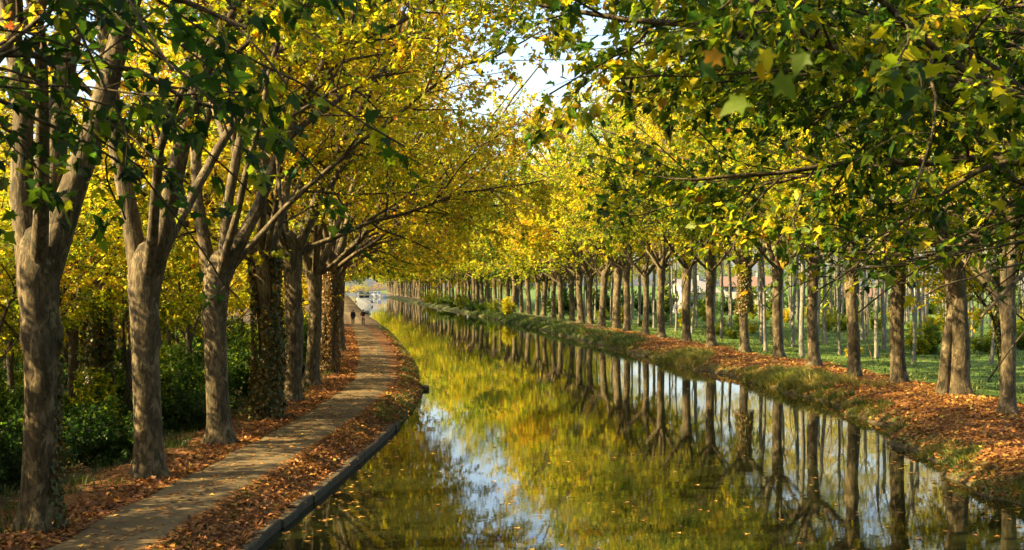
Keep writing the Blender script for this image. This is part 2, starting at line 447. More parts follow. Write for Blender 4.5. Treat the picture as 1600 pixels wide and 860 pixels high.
def make_tree(seed, r0=0.36, fork=5.6, limbs=None, lean=(0, 0), nfork=3, nsec=10, ntwig=8, nleaf=8, seclen=(2.2, 4.8), twiglen=(0.7, 1.5),
              leaf=(0.11, 0.215), hue=(0.5, 0.12, 0.14), sectrop=0.02, bulge=1.3, zmin=4.3, lod=False, bark='bark', leafmat='leaf', burls=5, tmin=0.28, fine=False, lodtw=1.0):
    """returns dict(trunk=Mesh, limbs=[Mesh], crown=Mesh); limbs: (azimuth deg, tilt deg, length, radius, uptrop) or a list of local points with radius"""
    rng = np.random.default_rng(seed)
    tV, tF, topc = trunk_mesh(rng, r0, fork, lean, bulge, S=10 if lod else 18, P=20 if lod else 34, burls=0 if lod else burls)
    if limbs is None:
        n = rng.integers(3, 5); a0 = rng.uniform(0, 360)
        limbs = [(a0 + 360 / n * k + rng.uniform(-25, 25), rng.uniform(14, 36), rng.uniform(15, 18), r0 * rng.uniform(.42, .56), 0.03) for k in range(n)]
        limbs += [(a0 + 40 + 120 * k + rng.uniform(-30, 30), rng.uniform(46, 62), rng.uniform(10, 12.5), r0 * rng.uniform(.25, .35), 0.05) for k in range(3)]
    P = 14; LP = []; LR = []
    for s in limbs:
        if isinstance(s, dict):
            pts = resample(s['pts'], P) + rng.normal(size=(P, 3)) * 0.05; r = s['r']
        else:
            az, ti, L, r, ut = s; az = math.radians(az); ti = math.radians(ti)
            d = np.array([math.sin(ti) * math.cos(az), math.sin(ti) * math.sin(az), math.cos(ti)])
            b = topc + np.array([math.cos(az) * r0 * 0.35, math.sin(az) * r0 * 0.35, fork - 0.35])
            pts = grow(b[None], d[None], np.array([L]), P, rng, 0.085, np.array([ut]))[0]
        LP.append(pts); LR.append(r)
    LP = np.array(LP); LR = np.array(LR); nl = len(LP)
    tp = np.linspace(0, 1, P)
    rad1 = LR[:, None] * (1 - 0.80 * tp[None] ** 0.9) * (1 + 0.25 * np.exp(-tp[None] * 12))
    own1 = np.arange(nl)
    Llen = np.linalg.norm(np.diff(LP, axis=1), axis=2).sum(1)
    # forks
    def child(paths, radii, lens, own, n, t0, t1, ang, lfac, Pn, jit, trop, rfac):
        N = len(paths)
        t = np.sort(rng.uniform(t0, t1, (N, n)), axis=1)
        # even out
        t = 0.5 * t + 0.5 * (np.linspace(t0, t1, n)[None] + rng.uniform(-.03, .03, (N, n)))
        p, tan = along(paths, t)
        rnd = rng.normal(size=p.shape); per = nrm(rnd - (rnd * tan).sum(-1, keepdims=True) * tan)
        per[..., 2] = per[..., 2] * 0.7
        a_ = np.radians(rng.uniform(ang[0], ang[1], (N, n)))[..., None]
        d = nrm(tan * np.cos(a_) + per * np.sin(a_))
        if callable(lfac): L = lfac(t, lens)
        else: L = rng.uniform(lfac[0], lfac[1], (N, n)) * (1 - 0.45 * t)
        ri = np.clip((t * (radii.shape[1] - 1)).astype(int), 0, radii.shape[1] - 1)
        rb = radii[np.arange(N)[:, None], ri] * rfac
        c = grow(p.reshape(-1, 3), d.reshape(-1, 3), L.ravel(), Pn, rng, jit, np.full(N * n, trop))
        tt = np.linspace(0, 1, Pn)
        r = rb.ravel()[:, None] * (1 - 0.78 * tt[None])
        return c, r, L.ravel(), np.repeat(own, n)
    fP, fR, fL, fO = child(LP, rad1, Llen, own1, nfork, 0.22, 0.65, (24, 42), lambda t, l: l[:, None] * rng.uniform(.42, .62, t.shape) * (1 - .3 * t), P, 0.09, 0.02, 0.72)
    AP = np.concatenate([LP, fP]); AR = np.concatenate([rad1, fR]); AL = np.concatenate([Llen, fL]); AO = np.concatenate([own1, fO])
    sP, sR, sL, sO = child(AP, AR, AL, AO, nsec, tmin, 0.99, (38, 72), seclen, 8, 0.12, sectrop, 0.55)
    sR = np.clip(sR, 0.012, 0.08)
    ks = sP[:, 3, 2] > zmin - 0.9
    sP, sR, sL, sO = sP[ks], sR[ks], sL[ks], sO[ks]
    wP, wR, wL, wO = child(sP, sR, sL, sO, ntwig, 0.2, 1.0, (30, 65), twiglen, 4, 0.18, -0.08, 0.5)
    wR = np.clip(wR, 0.005, 0.016)
    # leaves
    t = rng.uniform(0.15, 1.0, (len(wP), nleaf))
    p, tan = along(wP, t)
    p = p.reshape(-1, 3); tan = tan.reshape(-1, 3); n = len(p)
    out_ = nrm(tan + rng.normal(size=(n, 3)) * 0.8 + np.array([0, 0, -0.35]))
    p = p + out_ * rng.uniform(0.02, 0.14, (n, 1))
    nor = np.array([0, 0, 1.0]) + rng.normal(size=(n, 3)) * 0.62
    size = rng.uniform(leaf[0], leaf[1], n)
    hv = hue[0] - 0.012 + sines(p, seed + 1, 0.35) * hue[1] + sines(p, seed + 5, 1.3) * 0.07 + rng.normal(size=n) * hue[2]
    hv = np.clip(hv, 0.0, 1.0)
    keep = p[:, 2] > zmin + rng.normal(size=n) * 0.5
    p, out_, nor, size, hv = p[keep], out_[keep], nor[keep], size[keep], hv[keep]
    if fine:
        fm = fine(p)
        a1 = leaves(p[fm], out_[fm], nor[fm], size[fm], hv[fm], LEAF11, LEAF11_F)
        cm = ~fm & (rng.uniform(0, 1, len(p)) < 0.6)
        a2 = leaves(p[cm], out_[cm], nor[cm], size[cm] * 1.2, hv[cm])
        lV = np.concatenate([a1[0], a2[0]]); lF = np.concatenate([a1[1], a2[1] + len(a1[0])]); lH = np.concatenate([a1[2], a2[2]])
    else:
        lV, lF, lH = leaves(p, out_, nor, size, hv)
    kw = wP[:, :, 2].min(1) > zmin - 0.6
    res = {}
    bm = M[bark]
    if lod:
        V, F = join([tubes(LP, rad1, 6), tubes(fP, fR, 4), tubes(sP, sR * lodtw, 3)])
        if bark == 'poplarbark':
            res['trunk'] = mesh_np("trunk", tV, tF, bm, True); res['limbs'] = [mesh_np("limbs", V, F, M['twig'], True)]
        else:
            V, F = join([(tV, tF), (V, F)])
            res['trunk'] = mesh_np("trunk", V, F, bm, True); res['limbs'] = []
    else:
        res['trunk'] = mesh_np("trunk", tV, tF, bm, True)
        res['limbs'] = []
        for o in range(nl):
            parts = [tubes(LP[o:o + 1], rad1[o:o + 1], 10)]
            for PP, RR, OO, S in ((fP, fR, fO, 7), (sP, sR, sO, 5)):
                m_ = OO == o
                if m_.any(): parts.append(tubes(PP[m_], RR[m_], S))
            m_ = (wO == o) & kw
            if m_.any(): parts.append(tubes(wP[m_], wR[m_], 3))
            V, F = join(parts)
            me_ = mesh_np("limb", V, F, bm, True); me_.materials.append(M['branch'] if bark == 'bark' else bm)
            nf = sum(len(f_[1]) for f_ in parts[:2])
            me_.polygons.foreach_set("material_index", (np.arange(len(F)) >= nf).astype(np.int32))
            res['limbs'].append(me_)
    res['crown'] = mesh_np("crown", lV, lF, M[leafmat], False, lH)
    res['nleaf'] = len(p)
    res['fork'] = fork; res['r0'] = r0
    return res

def place_tree(t, name, loc, rz=0.0, s=1.0, label=None, cat="tree", group=None, shift=0.0):
    e = empty(name, loc, rz, s)
    tag(e, label, cat, group)
    obj("trunk", t['trunk'], e)
    for m in t['limbs']: obj("bough" if m.name.startswith("limbs") else "limb", m, e)
    c = obj("crown", t['crown'], e)
    c.color = (0.5 + shift, 0, 0, 1); c["kind"] = "stuff"
    return e

def ivy_mesh(seed, r0, h, n, thick=(0.02, 0.3), cover=None, size=(0.07, 0.15), hue=(0.35, 0.2)):
    rng = np.random.default_rng(seed)
    z = rng.uniform(0, 1, n) ** 0.9 * h; th = rng.uniform(0, 6.28, n)
    dens = 0.5 + 0.5 * sines(np.stack([np.cos(th) * 2, np.sin(th) * 2, z], -1), seed, 1.1)
    keep = dens > (0.25 if cover is None else 0.2)
    if cover is not None:
        keep &= np.abs(np.angle(np.exp(1j * (th - cover[0])))) < cover[1] * (1 - 0.5 * z / h)
    z, th, dens = z[keep], th[keep], dens[keep]; m = len(z)
    r = r0 * (1 + 0.5 * np.exp(-z / 0.32)) + thick[0] + (thick[1] - thick[0]) * dens * rng.uniform(0.2, 1, m)
    o = np.stack([np.cos(th), np.sin(th), np.zeros(m)], -1)
    p = o * r[:, None]; p[:, 2] = z
    tip = np.array([0, 0, -1.0]) + rng.normal(size=(m, 3)) * 0.5
    nor = o + rng.normal(size=(m, 3)) * 0.45 + np.array([0, 0, .4])
    hv = np.clip(hue[0] + rng.normal(size=m) * hue[1], 0, 1)
    V, F, H = leaves(p, tip, nor, rng.uniform(size[0], size[1], m), hv)
    return mesh_np("ivy", V, F, M['ivy'], False, H)

# ---- left row, the three foremost trees with their own limbs
def up(az, ti, L, r, ut=0.03): return (az, ti, L * (1.25 if (ti < 40 and L > 10) else 1.0), r, ut)
T_L1 = make_tree(101, 0.345, 5.1, [up(175, 12, 16, .21), up(75, 10, 17, .23), up(-10, 17, 17, .25, .05), up(-70, 26, 12, .14)], hue=(.58, .15, .14), zmin=8.0, tmin=.25, nleaf=14)  # this and the next: upright limbs lengthened out of view to shade the right
T_L2 = make_tree(102, 0.345, 5.0, [up(165, 7, 17, .21), up(-5, 20, 17, .23, .05), up(60, 30, 15, .15), up(-60, 28, 12, .13)], hue=(.58, .15, .14), zmin=7.6, tmin=.25, burls=2, nleaf=14)
T_L3 = make_tree(103, 0.33, 4.9, [up(180, 10, 13, .19), up(40, 16, 13, .2), up(-20, 15, 13, .17, .05), up(-60, 26, 12, .12, .04), dict(pts=[(0, 0, 4.7), (3, .5, 8.0), (6, 1, 10.3), (8.3, 1.2, 11.6), (9.6, 1.2, 12.2)], r=.10)], hue=(.58, .14, .14), zmin=6.6, tmin=.25, nleaf=14)
# generic plane trees
T_G = [make_tree(201, 0.33, 5.6, hue=(.60, .16, .14), nleaf=13, tmin=.2), make_tree(202, 0.35, 6.0, hue=(.61, .16, .13), nleaf=13, tmin=.2), make_tree(203, 0.31, 5.3, hue=(.56, .16, .14), nleaf=13, tmin=.2)]
T_GR = [make_tree(211, 0.31, 5.8, hue=(.53, .16, .14), nleaf=16, tmin=.2), make_tree(212, 0.33, 6.1, hue=(.49, .16, .14), nleaf=16, tmin=.2)]
T_F = [make_tree(301, 0.36, 5.8, lod=True, nsec=9, ntwig=6, nleaf=7, leaf=(.26, .40), hue=(.54, .15, .13)),
       make_tree(302, 0.38, 5.6, lod=True, nsec=9, ntwig=6, nleaf=7, leaf=(.26, .40), hue=(.50, .15, .13))]
# near trees whose trunks stand outside the view
T_N1 = make_tree(401, 0.40, 5.4, [up(170, 15, 13, .2), up(60, 20, 13, .2), up(-60, 22, 12, .2),
                                  dict(pts=[(0, 0, 5.2), (1.6, .2, 6.6), (3.4, .4, 7.5), (5.2, .6, 7.6), (6.8, .7, 7.0)], r=.09),
                                  dict(pts=[(0, 0, 5.2), (1.5, 1.0, 6.4), (3.2, 2.2, 7.2), (5.0, 3.2, 7.0), (6.3, 3.8, 6.2)], r=.08)],
                 nsec=6, ntwig=5, nleaf=8, leaf=(.09, .21), hue=(.25, .12, .16), sectrop=-0.10, zmin=4.6, fine=lambda p: (p[:, 0] > 2.5) & (p[:, 2] < 9))
T_N2 = make_tree(402, 0.42, 5.8, [up(10, 14, 13, .2), up(100, 20, 13, .2), up(-80, 20, 12, .2), up(130, 40, 10, .13),
                                  dict(pts=[(0, 0, 5.6), (-3, -.4, 6.1), (-6, -.6, 6.3), (-8.3, -.6, 6.6), (-11, -.3, 7.5), (-13.2, 0, 8.1), (-15.2, .3, 8.3)], r=.15),
                                  dict(pts=[(0, 0, 5.6), (-3, .6, 7.2), (-6, 1.2, 8.6), (-9, 1.5, 9.4), (-12, 2.2, 9.8), (-14.5, 2.8, 9.6)], r=.14),
                                  dict(pts=[(0, 0, 5.6), (-3, 2.0, 7.0), (-6, 3.4, 8.2), (-9.5, 4.6, 9.0), (-12.5, 5.6, 9.2)], r=.12)],
                 nsec=14, ntwig=9, nleaf=10, leaf=(.09, .22), hue=(.31, .14, .17), sectrop=-0.03, zmin=5.2, tmin=.25, fine=lambda p: (p[:, 0] < -6) & (p[:, 2] < 10.5))
T_N3 = make_tree(403, 0.42, 5.9, [up(20, 14, 13, .2), up(110, 20, 13, .2), up(-70, 20, 12, .2), up(190, 30, 12, .16),
                                  dict(pts=[(0, 0, 5.7), (-2.5, 0, 6.4), (-5.5, .2, 6.9), (-8.5, 0, 6.9), (-11, -.4, 6.6), (-12.5, -.8, 6.4)], r=.14),
                                  dict(pts=[(0, 0, 5.7), (-2, -.8, 7.6), (-4.6, -1.6, 9.4), (-7.5, -2.0, 10.6), (-10.5, -2.2, 11.2)], r=.14),
                                  dict(pts=[(0, 0, 5.7), (-2.5, 1.6, 7.4), (-5.5, 2.8, 8.8), (-8.5, 3.4, 9.6), (-11.5, 3.8, 9.8)], r=.12)],
                 nsec=14, ntwig=9, nleaf=10, leaf=(.09, .22), hue=(.36, .14, .17), sectrop=-0.02, zmin=5.0, tmin=.25, fine=lambda p: (p[:, 0] < -5) & (p[:, 2] < 11.5))
# right row, the big forked tree
T_R1 = make_tree(501, 0.43, 6.0, [up(10, 42, 10, .26, .06), up(170, 20, 12, .22), up(90, 15, 13, .24), up(200, 52, 8, .16, .06), up(-60, 50, 9, .16, .06), up(150, 60, 7, .12)], hue=(.50, .14, .15), bulge=1.25, burls=8, nleaf=15)
T_R2 = make_tree(502, 0.31, 6.6, [up(15, 40, 9, .18, .07), up(165, 35, 10, .18, .06), up(80, 12, 13, .2), up(-70, 30, 11, .17), up(190, 58, 8, .12)], hue=(.55, .14, .14), burls=9, nleaf=15)
for t_ in (T_L1, T_G[0], T_F[0], T_N2): print("leaves", t_['nleaf'], len(t_['crown'].polygons))

def gz(x, y): return float(ground_z(np.array(x), np.array(y)))

LROW = [(-9.1, 17.2), (-8.85, 24.0), (-8.7, 30.5), (-8.45, 36.7), (-8.45, 43.9), (-8.6, 50.2), (-9.0, 58), (-9.4, 66.2)]
left_trees = []
def LT(k, tree, label, rz=0.0, s=1.0, shift=0.0, group=None):
    x, y = LROW[k]
    e = place_tree(tree, "plane_tree", (x, y, gz(x, y)), rz, s, label, "tree", group, shift)
    left_trees.append(e); return e
LT(0, T_L2, "plane tree standing just before the path's ivy-marked trunk", 0)
place_tree(T_N1, "plane_tree", (-9.3, 12.0, gz(-9.3, 12.0)), -0.1, 1.0, "plane tree beside the path whose drooping branch hangs closest over the quay", "tree", None, 0.02)
e = LT(1, T_L1, "stout pollarded plane tree with ivy climbing its lower trunk beside the path")
obj("ivy", ivy_mesh(1, .345, 3.6, 2600, (0.01, .10), (0.2, 1.0), (.06, .12)), e)["kind"] = "stuff"
LT(2, T_L2, "bare-trunked plane tree forking into two upright limbs, second after the ivy-marked trunk")
LT(3, T_L3, "plane tree with smooth pale trunk between the two-limbed tree and the ivy-covered one")
e = LT(4, T_G[0], "plane tree with its whole trunk wrapped in thick dark ivy beside the path", 1.0)
obj("ivy", ivy_mesh(2, .36, 5.9, 9000, (0.02, .42), None, (.08, .17)), e)["kind"] = "stuff"
LT(5, T_G[1], "plane tree directly after the ivy-wrapped trunk on the path side", 2.2)
LT(6, T_G[2], "plane tree with light-streaked trunk, second after the ivy-wrapped one", 0.5)
e = LT(7, T_G[0], "plane tree with brown creeper-covered trunk where the path begins to bend", 3.6)
obj("ivy", ivy_mesh(3, .36, 5.6, 5000, (0.01, .2), None, (.07, .14), (.8, .2)), e)["kind"] = "stuff"
rr = random.Random(3)
y = 73.2; k = 0
while y < 520:
    x = float(XL(y)) - 5.0 - 0.5 * min(1, (y - 70) / 60) + rr.uniform(-.15, .15)
    t_ = T_G[k % 3] if y < 118 else T_F[k % 2]
    place_tree(t_, "plane_tree", (x, y, gz(x, y)), rr.uniform(0, 6.28), rr.uniform(.92, 1.08),
               "plane tree in the receding row along the curving path past its bend", "tree", "plane trees lining the path beyond the bend", rr.uniform(-.05, .08))
    y += 7.2 + rr.uniform(-.5, .5); k += 1

RROW = [(17.2, 44.2), (17.9, 51.5), (17.3, 57.3), (16.5, 62), (16.25, 69), (16.2, 78), (15.6, 86), (14.2, 91.5), (13.5, 98.9), (12.4, 106.5), (11.9, 114), (10.9, 121.5)]
place_tree(T_N2, "plane_tree", (15.6, 17.6, gz(15.6, 17.6)), 0, 1, "plane tree whose long level branch reaches far out over the canal", "tree")
place_tree(T_N3, "plane_tree", (15.8, 25.0, gz(15.8, 25)), 0, 1, "plane tree beside the long-branched one, with a drooping branch over the canal", "tree")
place_tree(T_R2, "plane_tree", (16.0, 31.5, gz(16, 31.5)), 1.2, 1, "plane tree between the drooping-branched tree and the leaning slim one", "tree", None, -.08)
place_tree(T_GR[0], "plane_tree", (16.6, 38, gz(16.6, 38)), 2.4, 1, "plane tree just before the leaning slim tree on the leafy bank", "tree", None, -.06)
lab = ["slim leaning plane tree with a pale sunlit trunk at the leafy bank's near end",
       "thickest plane tree on the grassy bank, double trunk base and heavy forked limbs",
       "plane tree with smooth brightly lit trunk next to the thick double-based one",
       "knobbly plane tree with burls up its trunk and spreading forked top",
       "upright shaded plane tree next to the knobbly burled one",
       "plane tree forking low with two lit stems beside the bank path",
       "plane tree with ivy covering the upper half of its trunk on the bank",
       "dark plane tree past the ivy-topped one on the bank"]
for k, (x, y) in enumerate(RROW):
    z = gz(x, y)
    if k == 0: t_, s_, rz = T_L3, 0.8, 2.0
    elif k == 1: t_, s_, rz = T_R1, 1.0, 0.0
    elif k == 3: t_, s_, rz = T_R2, 1.0, 0.0
    else: t_, s_, rz = T_GR[k % 2], rr.uniform(.94, 1.05), rr.uniform(0, 6.28)
    if k < 8: e = place_tree(t_, "plane_tree", (x, y, z), rz, s_, lab[k], "tree", None, -.02)
    else: e = place_tree(t_, "plane_tree", (x, y, z), rz, s_, "plane tree in the long row on the grassy far bank", "tree", "plane trees lining the grassy bank", rr.uniform(-.02, .06))
    if k == 1:      # the second, lower stem leaning into the thick trunk
        sv_, sf_ = tubes(resample([(-.62, -.12, -.35), (-.60, -.12, .1), (-.52, -.10, .9), (-.44, -.06, 1.8), (-.33, -.03, 2.7), (-.15, 0, 3.4)], 12)[None], np.array([[.36, .30, .26, .24, .23, .225, .22, .215, .21, .20, .18, .12]]), 12)
        obj("side_stem", mesh_np("side_stem", sv_, sf_, M['bark'], True), e)
    if k == 0: e.rotation_euler = (math.radians(2), math.radians(5), 2.0)
    if k == 6:
        o = obj("ivy", ivy_mesh(4, .36, 4.2, 5000, (0.02, .30), None, (.08, .17)), e); o.location = (0, 0, 2.6); o["kind"] = "stuff"
y = RROW[-1][1] + 7; k = 0
while y < 640:
    x = float(np.interp(y, XR_P[:, 0], XR_P[:, 1])) + 5.2 + rr.uniform(-.25, .25)
    t_ = T_F[k % 2]
    place_tree(t_, "plane_tree", (x, y, gz(x, y)), rr.uniform(0, 6.28), rr.uniform(.84, 1.14),
               "plane tree in the long row on the grassy far bank", "tree", "plane trees lining the grassy bank", rr.uniform(-.10, .09)).rotation_euler = (math.radians(rr.gauss(0, 1.6)), math.radians(rr.gauss(0, 1.8)), rr.uniform(0, 6.28))
    y += 7.2 + rr.uniform(-.6, .6); k += 1

for k in range(9):  # unseen rows, added to block sky light from behind the camera
    y = 4.6 - 7.2 * k
    x = float(XL(y)) - 3.8
    place_tree(T_G[k % 3] if k > 1 else T_L2, "plane_tree", (x, y, gz(x, y)), rr.uniform(0, 6.28) if k > 1 else 3.0, 1.0, "unseen plane tree of the path row behind the viewpoint", "tree", "plane trees behind the viewpoint on the path side")
    if k > 0:
        x = float(XR(y)) + 4.4
        place_tree(T_GR[k % 2], "plane_tree", (x, y, gz(x, y)), rr.uniform(0, 6.28), 1.0, "plane tree of the grassy bank's row behind the viewpoint", "tree", "plane trees behind the viewpoint on the grassy bank")
place_tree(T_GR[1], "plane_tree", (15.8, 10.5, gz(15.8, 10.5)), 1.0, 1.0, "plane tree on the grassy bank just before the long-branched one", "tree", None, -.06)
# ------------------------------------------------------------------ left wood
T_W = [make_tree(601, 0.15, 3.2, [up(0, 14, 9, .08), up(130, 22, 8, .07), up(250, 30, 7.5, .07), up(60, 45, 6, .05)], nfork=1, nsec=9, ntwig=8, nleaf=10, bulge=1.0, burls=0, leaf=(.14, .22), hue=(.52, .14, .10), zmin=1.5, bark='darkbark'),
       make_tree(602, 0.20, 4.0, [up(40, 10, 10, .1), up(170, 20, 9, .09), up(290, 32, 8, .08), up(220, 55, 6, .05)], nfork=1, nsec=9, ntwig=8, nleaf=10, bulge=1.0, burls=0, leaf=(.14, .22), hue=(.58, .14, .10), zmin=1.8, bark='darkbark')]
wr = random.Random(21)
spots = []
for _ in range(4000):
    if len(spots) >= 150: break
    y = wr.uniform(-35, 150); x = float(XL(y)) - 9.5 - 60 * wr.random() ** 1.3
    if x < -max(30, y * .62): continue
    if all((x - a_) ** 2 + (y - b_) ** 2 > 4.6 ** 2 for a_, b_ in spots): spots.append((x, y))
for k, (x, y) in enumerate(spots):
    e = place_tree(T_W[k % 2], "woodland_tree", (x, y, gz(x, y)), wr.uniform(0, 6.28), wr.uniform(1.1, 1.35) if y < 20 else wr.uniform(.75, .95) if x > XL(y) - 20 else (wr.uniform(.85, 1.1) if x > XL(y) - 40 else wr.uniform(1.2, 1.7)),  # unseen nearest trees, added and made taller to shade the trunks and path
                   "slender woodland tree with yellow-green leaves in the wood behind the path trees", "tree", "slender trees in the wood", wr.uniform(.0, .15))
belt = []
for _ in range(3000):
    if len(belt) >= 26: break
    y = wr.uniform(2, 62); x = float(XL(y)) - wr.uniform(8.5, 17)
    if all((x - a_) ** 2 + (y - b_) ** 2 > 3.0 ** 2 for a_, b_ in belt): belt.append((x, y))
for k, (x, y) in enumerate(belt):
    place_tree(T_W[k % 2], "woodland_tree", (x, y, gz(x, y)), wr.uniform(0, 6.28), wr.uniform(.62, .85), "small bushy woodland tree close behind the path trees", "tree", "small trees at the edge of the wood", wr.uniform(-.15, 0))
e = place_tree(T_W[1], "woodland_tree", (-13.9, 43.0, gz(-13.9, 43)), .4, 1.15, "ivy-clad dark woodland trunk standing behind the first two path trees", "tree")
obj("ivy", ivy_mesh(5, .20, 4.5, 5500, (.03, .4), None, (.08, .17), (.3, .15)), e)["kind"] = "stuff"

def shrub(seed, R, h, n, hue, leaf=(.09, .17), mat='leaf', stems=9):
    rng = np.random.default_rng(seed)
    base = np.zeros((stems, 3)); base[:, :2] = rng.normal(size=(stems, 2)) * 0.15; base[:, 2] = -0.1
    d = np.stack([rng.normal(size=stems) * .6, rng.normal(size=stems) * .6, np.ones(stems)], -1)
    sp_ = grow(base, d, rng.uniform(.7, 1.0, stems) * h * 1.1, 8, rng, .12, np.full(stems, -.02))
    sp_[:, :, :2] *= R / max(0.1, np.abs(sp_[:, :, :2]).max()) * 0.8
    sr = np.linspace(.03, .006, 8)[None].repeat(stems, 0)
    c, tan = along(sp_, rng.uniform(.15, 1, (stems, 9)))
    c = c.reshape(-1, 3); dd = nrm(rng.normal(size=c.shape) + np.array([0, 0, .5]))
    tw = grow(c, dd, rng.uniform(.3, .8, len(c)) * R * .7, 5, rng, .2, np.full(len(c), -.1))
    p, tn = along(tw, rng.uniform(.1, 1, (len(tw), n // len(tw))))
    p = p.reshape(-1, 3) + rng.normal(size=(len(tw) * (n // len(tw)), 3)) * .07
    p = p[p[:, 2] > 0.03]; m = len(p)
    V, F, H = leaves(p, rng.normal(size=(m, 3)) + np.array([0, 0, -.3]), np.array([0, 0, 1.]) + rng.normal(size=(m, 3)) * .6, rng.uniform(leaf[0], leaf[1], m),
                     np.clip(hue[0] + sines(p, seed, .9) * .1 + rng.normal(size=m) * hue[1], 0, 1))
    sv, sf = join([tubes(sp_, sr, 5), tubes(tw, np.full(tw.shape[:2], .006), 3)])
    return dict(stem=mesh_np("stem", sv, sf, M['darkbark'], True), foliage=mesh_np("foliage", V, F, M[mat], False, H))
UNDER = []
def place_shrub(s, loc, rz, sc_, label, group, shift=0.0):
    e = empty("shrub", loc, rz, sc_); tag(e, label, "shrub", group)
    obj("stem", s['stem'], e); o = obj("foliage", s['foliage'], e); o.color = (.5 + shift, 0, 0, 1); o["kind"] = "stuff"
    return e
S_A = [shrub(701, 1.5, 2.2, 3600, (.34, .12)), shrub(702, 1.9, 1.7, 3600, (.28, .12)), shrub(703, 1.1, 2.9, 3200, (.4, .14))]
S_B = [shrub(711, 1.1, 1.0, 2200, (.35, .12), (.06, .12), 'ivy'), shrub(712, .9, .8, 2000, (.3, .12), (.06, .12), 'ivy')]
sp_l = []
for _ in range(6000):
    if len(sp_l) >= 170: break
    y = wr.uniform(20, 120); x = float(XL(y)) - 6.2 - abs(wr.gauss(0, 14))
    if x / y < -0.5 or x < XL(y) - 45: continue
    if all((x - a_) ** 2 + (y - b_) ** 2 > 1.7 ** 2 for a_, b_ in sp_l): sp_l.append((x, y))
for k, (x, y) in enumerate(sp_l):
    near = x > XL(y) - 7.6
    s_ = S_B[k % 2] if near else S_A[k % 3]
    place_shrub(s_, (x, y, gz(x, y) - .03), wr.uniform(0, 6.28), wr.uniform(.6, .9) if near else wr.uniform(.7, 1.25),
                "low dark ivy shrub at the foot of the path trees" if near else "leafy green undergrowth shrub in the shaded wood behind the path trees",
                "ivy shrubs at the edge of the path" if near else "undergrowth shrubs in the wood", wr.uniform(-.28, -.04))

n_u = 0
for _ in range(4000):
    if n_u >= 46: break
    y = wr.uniform(19, 75); x = float(XL(y)) - wr.uniform(6.0, 11)
    if any((x - a_) ** 2 + (y - b_) ** 2 < 1.3 ** 2 for a_, b_ in UNDER): continue
    if any((x - a_) ** 2 + (y - b_) ** 2 < 1.1 ** 2 for a_, b_ in LROW): continue
    UNDER.append((x, y)); n_u += 1
    place_shrub(S_A[n_u % 3], (x, y, gz(x, y) - .03), wr.uniform(0, 6.28), wr.uniform(.55, .95), "dark leafy thicket shrub right behind the row of path trunks", "thicket shrubs behind the path trunks", wr.uniform(-.34, -.18))
# ------------------------------------------------------------------ right: poplar plantation
T_P = [make_tree(801, 0.145, 9.5, [up(0, 6, 9, .07), up(90, 28, 5, .04), up(210, 30, 5, .04), up(320, 32, 4.5, .035)], nfork=1, nsec=6, ntwig=6, nleaf=5, bulge=1.0, burls=0, seclen=(1.2, 2.4), leaf=(.12, .2), hue=(.58, .1, .1), zmin=6, bark='poplarbark', lod=True, lodtw=0.5),
       make_tree(802, 0.12, 8.8, [up(120, 6, 9, .065), up(30, 30, 5, .04), up(170, 30, 4.5, .04), up(280, 32, 4.5, .035)], nfork=1, nsec=6, ntwig=6, nleaf=4, bulge=1.0, burls=0, seclen=(1.2, 2.4), leaf=(.12, .2), hue=(.64, .1, .1), zmin=6, bark='poplarbark', lod=True, lodtw=0.5)]
pr = random.Random(8); npop = 0
for a_ in range(14):
    for b_ in range(24):
        x = 20.5 + a_ * 5.6 + b_ * -0.75 + pr.uniform(-.35, .35); y = 66 + b_ * 5.4 + a_ * 1.6 + pr.uniform(-.35, .35)
        if x - float(XR(y)) < 7.5 or x / y > 0.47 or y > 185: continue
        if pr.random() < 0.12: continue
        place_tree(T_P[npop % 2], "poplar_tree", (x, y, gz(x, y)), pr.uniform(0, 6.28), pr.uniform(.85, 1.12),
                   "thin pale straight poplar in the planted grove behind the bank trees", "tree", "poplars planted in the green field", pr.uniform(-.08, .06)).rotation_euler = (math.radians(pr.gauss(0, 1.1)), math.radians(pr.gauss(0, 1.1)), pr.uniform(0, 6.28)); npop += 1
print("poplars", npop)
for x, y, rz in ((20.6, 53.2, .4), (22.6, 55.5, 2.0)):
    e = place_tree(T_W[0], "woodland_tree", (x, y, gz(x, y)), rz, .9, "ivy-clad dark slanting tree behind the slim leaning plane tree", "tree", "ivy-clad trees behind the bank", .06)
    e.rotation_euler = (0, math.radians(-8), rz)
    obj("ivy", ivy_mesh(6, .15, 5.5, 3000, (.02, .22), None, (.08, .15), (.3, .15)), e)["kind"] = "stuff"
for x, y, s_ in ((22, 48, 1.2), (24.5, 52, 1.4), (26, 57.5, 1.2)):
    place_shrub(S_A[2], (x, y, gz(x, y)), x, s_, "bright yellow-green bush behind the slim leaning plane tree", "bushes behind the leaning tree", .2)

fr_ = random.Random(77)
for k in range(80):
    y = fr_.uniform(80, 195); x = float(XR(y)) + fr_.uniform(9, 60)
    if x / y > .46: continue
    place_shrub(S_A[k % 3], (x, y, gz(x, y)), fr_.uniform(0, 6), fr_.uniform(.5, 1.1), "leafy sapling bush growing among the poplar stems", "bushes among the poplars", fr_.uniform(0, .2))
